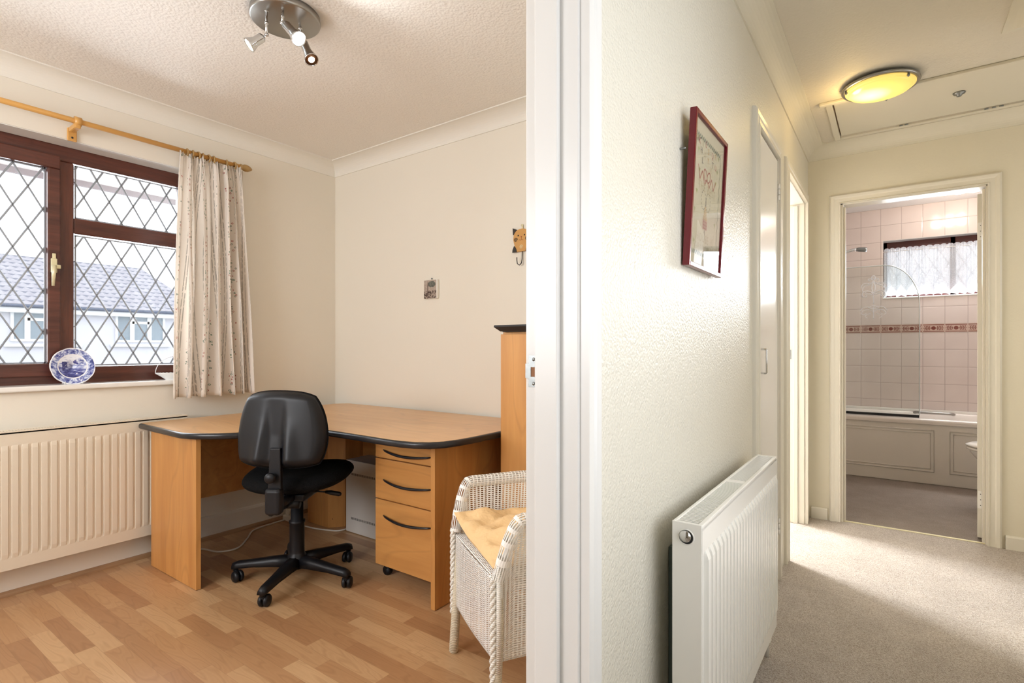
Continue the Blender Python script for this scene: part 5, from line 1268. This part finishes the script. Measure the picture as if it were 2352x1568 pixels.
for s, x, y, mm_ in (('A', 0.050, 0.335, 'stitch_light'), ('K', 0.066, 0.332, 'stitch_red'), ('I', 0.098, 0.332, 'stitch_light'), ('E', 0.125, 0.338, 'stitch_red'), ('H', 0.085, 0.312, 'stitch_dark'), ('X', 0.118, 0.308, 'stitch_light'), ('L', 0.10, 0.288, 'stitch_dark'), ('Q', 0.190, 0.325, 'stitch_red'), ('R', 0.220, 0.330, 'stitch_orange'), ('T', 0.196, 0.300, 'stitch_dark'), ('U', 0.225, 0.300, 'stitch_red'), ('X', 0.180, 0.282, 'stitch_light'), ('S', 0.150, 0.325, 'stitch_orange'), ('Y', 0.150, 0.300, 'stitch_orange')):
    text('stitched_letter', s, 0.024, x, y, mm_, cb)
mb = MB(); mb.lathe([(0.0001, 0), (0.003, 0), (0.003, 0.02), (0.0001, 0.021)], 10, Matrix.Translation((-0.006, 0.30, -0.042)) @ Matrix.Rotation(0, 4, 'X')); obj('hook', mb, 'steel_plate', pf, world=False)

# ---------------------------------------------------------------- bathroom
PYB = 5.45
bt = empty('bathtub', (0.0, 5.75, 0), 'cream bathtub with a moulded panelled side along the tiled wall', 'bathtub')
mb = MB(); mb.bbox(-0.79, 1.13, PYB, PYB + 0.018, 0.004, 0.485, 0.003)
bp = obj('bath_panel', mb, 'bath_panel', bt)
def mould(x0, x1, z0, z1):
    mb = MB()
    for e in (0.0, 0.022):
        P_ = [(x0 + e, PYB - 0.001, z0 + e), (x1 - e, PYB - 0.001, z0 + e), (x1 - e, PYB - 0.001, z1 - e), (x0 + e, PYB - 0.001, z1 - e)]
        mb.tube(P_, 0.005 if e == 0 else 0.004, 8, closed=True)
    return mb
obj('moulding', mould(-0.66, 0.268, 0.106, 0.437), 'bath_panel', bp); obj('moulding', mould(0.367, 1.05, 0.106, 0.437), 'bath_panel', bp)
# tub: rim and basin as one surface
def tub():
    mb = MB(); n = 64; X0, X1, Y0, Y1 = -0.79, 1.13, PYB - 0.012, NY - 0.006; cx_, cy_ = (X0 + X1) / 2, (Y0 + Y1) / 2
    rings = [(1.0, 0.0, 0.485, 14), (1.0, 0.0, 0.505, 14), (0.995, 0.0, 0.520, 14), (0.975, 0.0, 0.525, 12), (0.90, 0.0, 0.525, 7), (0.88, 0, 0.518, 6), (0.86, 0, 0.40, 5), (0.80, 0, 0.20, 4), (0.70, 0, 0.155, 3.5), (0.05, 0, 0.15, 2)]
    vs_ = []
    for k, (sc, _, z, p) in enumerate(rings):
        hx_ = (X1 - X0) / 2; hy_ = (Y1 - Y0) / 2; ins = (1 - sc) * hx_ * 0.9
        a_, b2 = hx_ - ins, max(0.02, hy_ - ins * 0.85)
        for j in range(n):
            t = 2 * PI * j / n + PI / 4 * 0; c, s = math.cos(t), math.sin(t); R0 = (abs(c) ** p + abs(s) ** p) ** (-1 / p); vs_.append((cx_ + a_ * R0 * c, cy_ + b2 * R0 * s, z))
    mb.add(vs_, [(i * n + j, i * n + (j + 1) % n, (i + 1) * n + (j + 1) % n, (i + 1) * n + j) for i in range(len(rings) - 1) for j in range(n)] + [tuple((len(rings) - 1) * n + j for j in range(n))], smooth=True)
    return mb
obj('tub', tub(), 'enamel', bt)
mb = MB(); mb.tube(smooth_line([(0.16, 5.985, 0.522), (0.175, 5.95, 0.530), (0.30, 5.925, 0.532), (0.41, 5.94, 0.530), (0.425, 5.985, 0.522)]), 0.016, 12, flat=0.7); obj('grip', mb, 'brushed_steel', bt, label='dark metal grip handle')
obj('seal', MB().bbox(-0.78, 1.12, NY - 0.012, NY - 0.003, 0.520, 0.545, 0.003), 'white_gloss', bt)
# glass screen
sn = empty('bath_screen', (-0.3, 5.51, 0.53), 'clear glass bath screen with an etched scroll motif standing on the bathtub', 'bath screen')
poly = [(-0.74, 0.548), (0.178, 0.548), (0.178, 1.455)]
for k in range(1, 13):
    t = k / 12 * PI / 2; poly.append((0.178 - 0.245 * (1 - math.cos(t)), 1.455 + 0.345 * math.sin(t)))
poly += [(-0.74, 1.80)]
obj('glass_sheet', MB().prism(poly, -0.003, 0.003, mat=Matrix.Translation((0, 5.51, 0)) @ YW, bevel=0), 'screen_glass', sn)
mb = MB(); mb.tube([(x, 5.51, z) for x, z in poly[1:]], 0.0035, 8); obj('edge_highlight', mb, 'glass_edge_glint', sn)  # pale tube that paints the highlight along the sheet's edge
obj('rubber_seal', MB().bbox(-0.74, 0.176, 5.503, 5.517, 0.527, 0.549, 0.003), 'rubber', sn, label='black rubber strip')
obj('wall_profile', MB().bbox(-0.798, -0.735, 5.495, 5.525, 0.53, 1.81, 0.004), 'chrome', sn)
def motif():
    mb = MB(); T = lambda x, z: (-0.136 + x, 5.5055, z); w_ = 0.0042
    def cv(pts, r=w_): mb.tube(smooth_line([T(*p) for p in pts], 6), r, 6, flat=1.0)
    cv([(0, 1.72), (-0.012, 1.702), (0, 1.690), (0.012, 1.702), (0, 1.72)], 0.006)
    for s in (-1, 1):
        cv([(0, 1.675), (s * 0.02, 1.692), (s * 0.034, 1.690), (s * 0.034, 1.678), (s * 0.024, 1.676)])
        cv([(0, 1.672), (s * 0.03, 1.645), (s * 0.062, 1.630), (s * 0.078, 1.606), (s * 0.072, 1.575)])
        cv([(s * 0.03, 1.655), (s * 0.065, 1.655), (s * 0.085, 1.635), (s * 0.088, 1.615)], 0.003)
        cv([(0, 1.668), (s * 0.011, 1.63), (s * 0.009, 1.59), (0, 1.565)], 0.0034)
        cv([(0, 1.556), (s * 0.02, 1.582), (s * 0.055, 1.590), (s * 0.076, 1.576), (s * 0.080, 1.548), (s * 0.062, 1.536), (s * 0.048, 1.548), (s * 0.058, 1.558)])
        cv([(s * 0.010, 1.558), (s * 0.04, 1.566), (s * 0.062, 1.578)], 0.003)
        cv([(0, 1.435), (s * 0.03, 1.452), (s * 0.07, 1.448), (s * 0.095, 1.420)], 0.003)
        cv([(0, 1.41), (s * 0.03, 1.428), (s * 0.065, 1.425), (s * 0.088, 1.398), (s * 0.070, 1.386), (s * 0.05, 1.398)], 0.0026)
        cv([(s * 0.02, 1.40), (s * 0.06, 1.375), (s * 0.04, 1.355)], 0.0022)
    cv([(0, 1.56), (0, 1.50), (0, 1.478)], 0.003); cv([(0, 1.457), (0, 1.41), (0, 1.35)], 0.003)
    cv([(-0.036, 1.447), (0, 1.462), (0.036, 1.447), (0, 1.432), (-0.036, 1.447)], 0.0028)
    return mb
obj('etched_motif', motif(), 'etched', sn)
# shower arm
sh = empty('shower_head', (-0.79, 5.85, 1.95), 'chrome hand shower head reaching in from the left over the bath', 'shower')
obj('riser_rail', MB().tube([(-0.775, 5.85, 1.10), (-0.775, 5.85, 2.02)], 0.010, 12), 'chrome', sh)
mb = MB(); mb.tube([(-0.775, 5.85, 1.90), (-0.70, 5.85, 1.89), (-0.50, 5.85, 1.945), (-0.38, 5.85, 1.985), (-0.31, 5.85, 2.005), (-0.27, 5.85, 2.008)], [0.009, 0.010, 0.011, 0.012, 0.014, 0.015], 12); obj('handset', mb, 'chrome', sh)
mb = MB(); mb.tube([(-0.275, 5.85, 2.008), (-0.255, 5.85, 2.006), (-0.21, 5.85, 2.000), (-0.193, 5.85, 1.998)], [0.016, 0.020, 0.022, 0.019], 16); obj('spray_face', mb, 'steel_plate', sh)
# bathroom window
bw = empty('window_6', (0.43, NY + 0.1, QZ0), kind='structure')
mb = MB(); FY = NY + 0.115
for a in ((QX0, QX1, QZ0, QZ0 + 0.05), (QX0, QX1, 2.035, QZ1), (QX0, QX0 + 0.035, QZ0, QZ1), (QX1 - 0.035, QX1, QZ0, QZ1), (0.42, 0.46, QZ0, QZ1)): mb.bbox(a[0], a[1], FY, FY + 0.06, a[2], a[3], 0.004)
obj('frame', mb, 'mahogany_x', bw)
obj('glass_pane', MB().box(QX0, QX1, FY + 0.03, FY + 0.034, QZ0, QZ1), 'window_glass', bw)
mb = MB()
for sgn in (1, -1):
    for c in range(-3, 16):
        x = QX0 + 0.1085 * c
        p = [(x + 0.1085 / 0.198 * (z - QZ0) * sgn, z) for z in (QZ0, QZ1)]
        pts = []
        for t in range(41):
            q = (p[0][0] + (p[1][0] - p[0][0]) * t / 40, p[0][1] + (p[1][1] - p[0][1]) * t / 40)
            if QX0 < q[0] < QX1: pts.append((q[0], FY + 0.026, q[1]))
        if len(pts) > 1: mb.tube([pts[0], pts[-1]], 0.0035, 6)
obj('lead_came', mb, 'lead', bw)
mb = MB(); mb.box(QX0, QX1, NY + 0.0005, FY, QZ1 - 0.004, QZ1 - 0.0005); mb.box(QX0, QX0 + 0.004, NY + 0.0005, FY, QZ0, QZ1); obj('reveal', mb, 'white_paint', bw)
obj('window_sill', MB().bbox(QX0, QX1, NY - 0.006, FY, QZ0 - 0.012, QZ0, 0.003), 'white_gloss', bw)
def lace_fn(a, b_):
    x = QX0 + 0.010 + (QX1 - QX0 - 0.03) * a; top = 2.028 + 0.012 * abs(math.sin(2 * PI * 11 * a + 0.7 * math.sin(9 * a))) ** 0.7
    bot = 1.577 + 0.016 * abs(math.sin(2 * PI * 9.5 * a)); z = top + (bot - top) * b_
    ph = 2 * PI * (11 * a + 0.4 * math.sin(7 * a))
    return Vector((x + 0.008 * math.sin(2 * ph) * b_, NY + 0.055 + 0.018 * math.sin(ph) * (0.4 + 0.6 * b_) + 0.004 * math.sin(5 * ph) * (1 - b_), z))
mb = MB(); mb.grid(lace_fn, 360, 30, uvs=lambda a, b_: (a * 1.3, b_ * 0.45)); 
lc = empty('lace_curtain', (0.43, NY + 0.055, 2.01), 'white gathered lace half curtain hanging in the small bathroom window', 'curtain')
obj('lace_panel', mb, 'lace', lc)
obj('curtain_wire', MB().tube([(QX0 + 0.003, NY + 0.055, 2.006), (QX1 - 0.003, NY + 0.055, 2.006)], 0.003, 8), 'white_gloss', lc)
# bathroom ceiling light
bl = empty('bathroom_ceiling_light', (0.44, 5.60, CZ + 0.02), 'bathroom ceiling fitting with three glowing glass spots', 'light')
zc = CZ + 0.02
obj('bar', MB().bbox(0.31, 0.57, 5.585, 5.615, zc - 0.020, zc, 0.008), 'brushed_steel', bl)
for x, y in ((0.345, 5.575), (0.44, 5.60), (0.53, 5.60)):
    mb = MB(); mb.lathe([(0.0001, 0.0), (0.012, 0.0), (0.020, -0.010), (0.036, -0.032), (0.038, -0.036), (0.034, -0.040), (0.0001, -0.041)], 28, Matrix.Translation((x, y, zc - 0.018)))
    obj('glass_spot', mb, 'bulb_bath', bl)
    l = bpy.data.lights.new('bathroom_spot', 'POINT'); l.energy = 3.0; l.specular_factor = 0.12; l.color = (1.0, 0.86, 0.74); l.shadow_soft_size = 0.035; o = bpy.data.objects.new('bathroom_spot', l); C.objects.link(o); o.location = (x, y, zc - 0.10)
# toilet
tl = empty('toilet', (0.80, 4.95, 0), 'cream toilet just showing past the open bathroom door', 'toilet')
def oval(mb, prof, cx_, cy_, ax, ay, n=40):
    vs_ = []
    for r, z, dx in prof:
        for j in range(n):
            t = 2 * PI * j / n; vs_.append((cx_ + dx + ax * r * math.cos(t), cy_ + ay * r * math.sin(t), z))
    mb.add(vs_, [(i * n + j, i * n + (j + 1) % n, (i + 1) * n + (j + 1) % n, (i + 1) * n + j) for i in range(len(prof) - 1) for j in range(n)] + [tuple(range(n))[::-1], tuple((len(prof) - 1) * n + j for j in range(n))], smooth=True); return mb
obj('bowl', oval(MB(), [(0.50, 0.004, 0.05), (0.48, 0.03, 0.05), (0.45, 0.14, 0.05), (0.60, 0.24, 0.03), (0.86, 0.33, 0.01), (0.95, 0.37, 0.0), (0.95, 0.385, 0.0)], 0.660, 4.95, 0.23, 0.18), 'ceramic', tl)
obj('seat', oval(MB(), [(0.93, 0.388, 0), (1.0, 0.391, 0), (1.0, 0.402, 0), (0.97, 0.406, 0)], 0.657, 4.95, 0.235, 0.185), 'ceramic', tl)
obj('lid', oval(MB(), [(0.96, 0.411, 0), (1.0, 0.414, 0), (1.0, 0.422, 0), (0.90, 0.432, 0), (0.4, 0.437, 0)], 0.657, 4.95, 0.238, 0.188), 'ceramic', tl)
mb = MB(); mb.bbox(0.93, 1.13, 4.76, 5.14, 0.40, 0.76, 0.02, 3); mb.bbox(0.922, 1.135, 4.752, 5.148, 0.76, 0.79, 0.01, 3); mb.bbox(0.80, 1.0, 4.86, 5.04, 0.22, 0.40, 0.03, 3); obj('cistern', mb, 'ceramic', tl)

# ---------------------------------------------------------------- outside: the house opposite
HXo = -29.0; q = 1.96
def O(y15, z15): return (y15 * q, CAM_H + (z15 - CAM_H) * q)
hs = empty('house', (HXo - 4, 6, -2.6), 'white rendered house with a grey tiled roof seen through the leaded window', 'house')
yL, yR = -9.0, 13.2; zG = O(0, 2.0)[1]; zRg = O(0, 2.995)[1]
obj('wall', MB().box(HXo - 8, HXo, yL, yR - 0.4, -2.6, zG - 0.1), 'house_wall', hs)
ry = O(6.0, 0)[0]
mb = MB(); xr = HXo - 4.0; ev = 0.35
vs_ = [(HXo + ev, yL, zG), (HXo + ev, yR, zG), (xr, ry, zRg + 0.55), (xr, yL, zRg + 0.55), (HXo - 8.3, yL, zG), (HXo - 8.3, yR, zG)]
mb.add(vs_, [(0, 1, 2, 3), (1, 5, 2), (4, 3, 2, 5)]); obj('roof', mb, 'roof_tiles', hs, solid=0.06)
obj('gutter', MB().tube([(HXo + ev + 0.04, yL, zG - 0.06), (HXo + ev + 0.04, yR, zG - 0.06)], 0.07, 10), 'gutter', hs)
obj('fascia', MB().box(HXo, HXo + ev - 0.02, yL, yR, zG - 0.32, zG - 0.09), 'house_frame', hs)
def hwin(y0, y1, z0, z1, splits, label=None):
    a, zb = O(y0, z0); b_, zt = O(y1, z1)
    wf = MB(); x0, x1 = HXo, HXo + 0.07; f = 0.10
    for r_ in ((a - f, b_ + f, zb - f, zb), (a - f, b_ + f, zt, zt + f), (a - f, a, zb, zt), (b_, b_ + f, zb, zt)): wf.box(x0, x1, *r_)
    for s in splits: y = a + (b_ - a) * s; wf.box(x0, x1, y - 0.09, y + 0.09, zb, zt)
    if len(splits) == 2:
        ya, yb = a + (b_ - a) * splits[0], a + (b_ - a) * splits[1]; zm = O(0, 1.70)[1]; wf.box(x0, x1, ya, yb, zm - 0.05, zm + 0.07)
    wf.bbox(HXo, HXo + 0.16, a - 0.3, b_ + 0.3, zb - 0.32, zb - 0.20, 0.01)
    w_ = obj('window', wf, 'house_frame', hs); obj('pane', MB().box(HXo + 0.005, HXo + 0.03, a, b_, zb, zt), 'house_glass', w_)
hwin(4.80, 5.74, 1.29, 1.85, (0.305, 0.69)); hwin(2.98, 3.95, 1.29, 1.83, (0.22, 0.62)); hwin(0.6, 1.6, 1.29, 1.83, (0.3, 0.7))
obj('ground_outside', MB().box(-60, -5, -30, 40, -2.75, -2.6), 'ground', kind='structure')
mb = MB(); 
def hedge_f(a, b_):
    t = a * 1.0; y = -4 + 8.5 * t; r = 0.9
    return Vector((-23 + r * math.cos(PI * b_) * -1 + 0.15 * math.sin(31 * a + 9 * b_), y, -0.9 + 1.70 * math.sin(PI * b_) + 0.08 * math.sin(47 * a) - (0.25 if a > 0.8 else 0)))
mb.grid(hedge_f, 120, 14); hedge_ = obj('hedge', mb, 'hedge_leaf', label='clipped green hedge top glimpsed low through the leaded casement', cat='hedge')
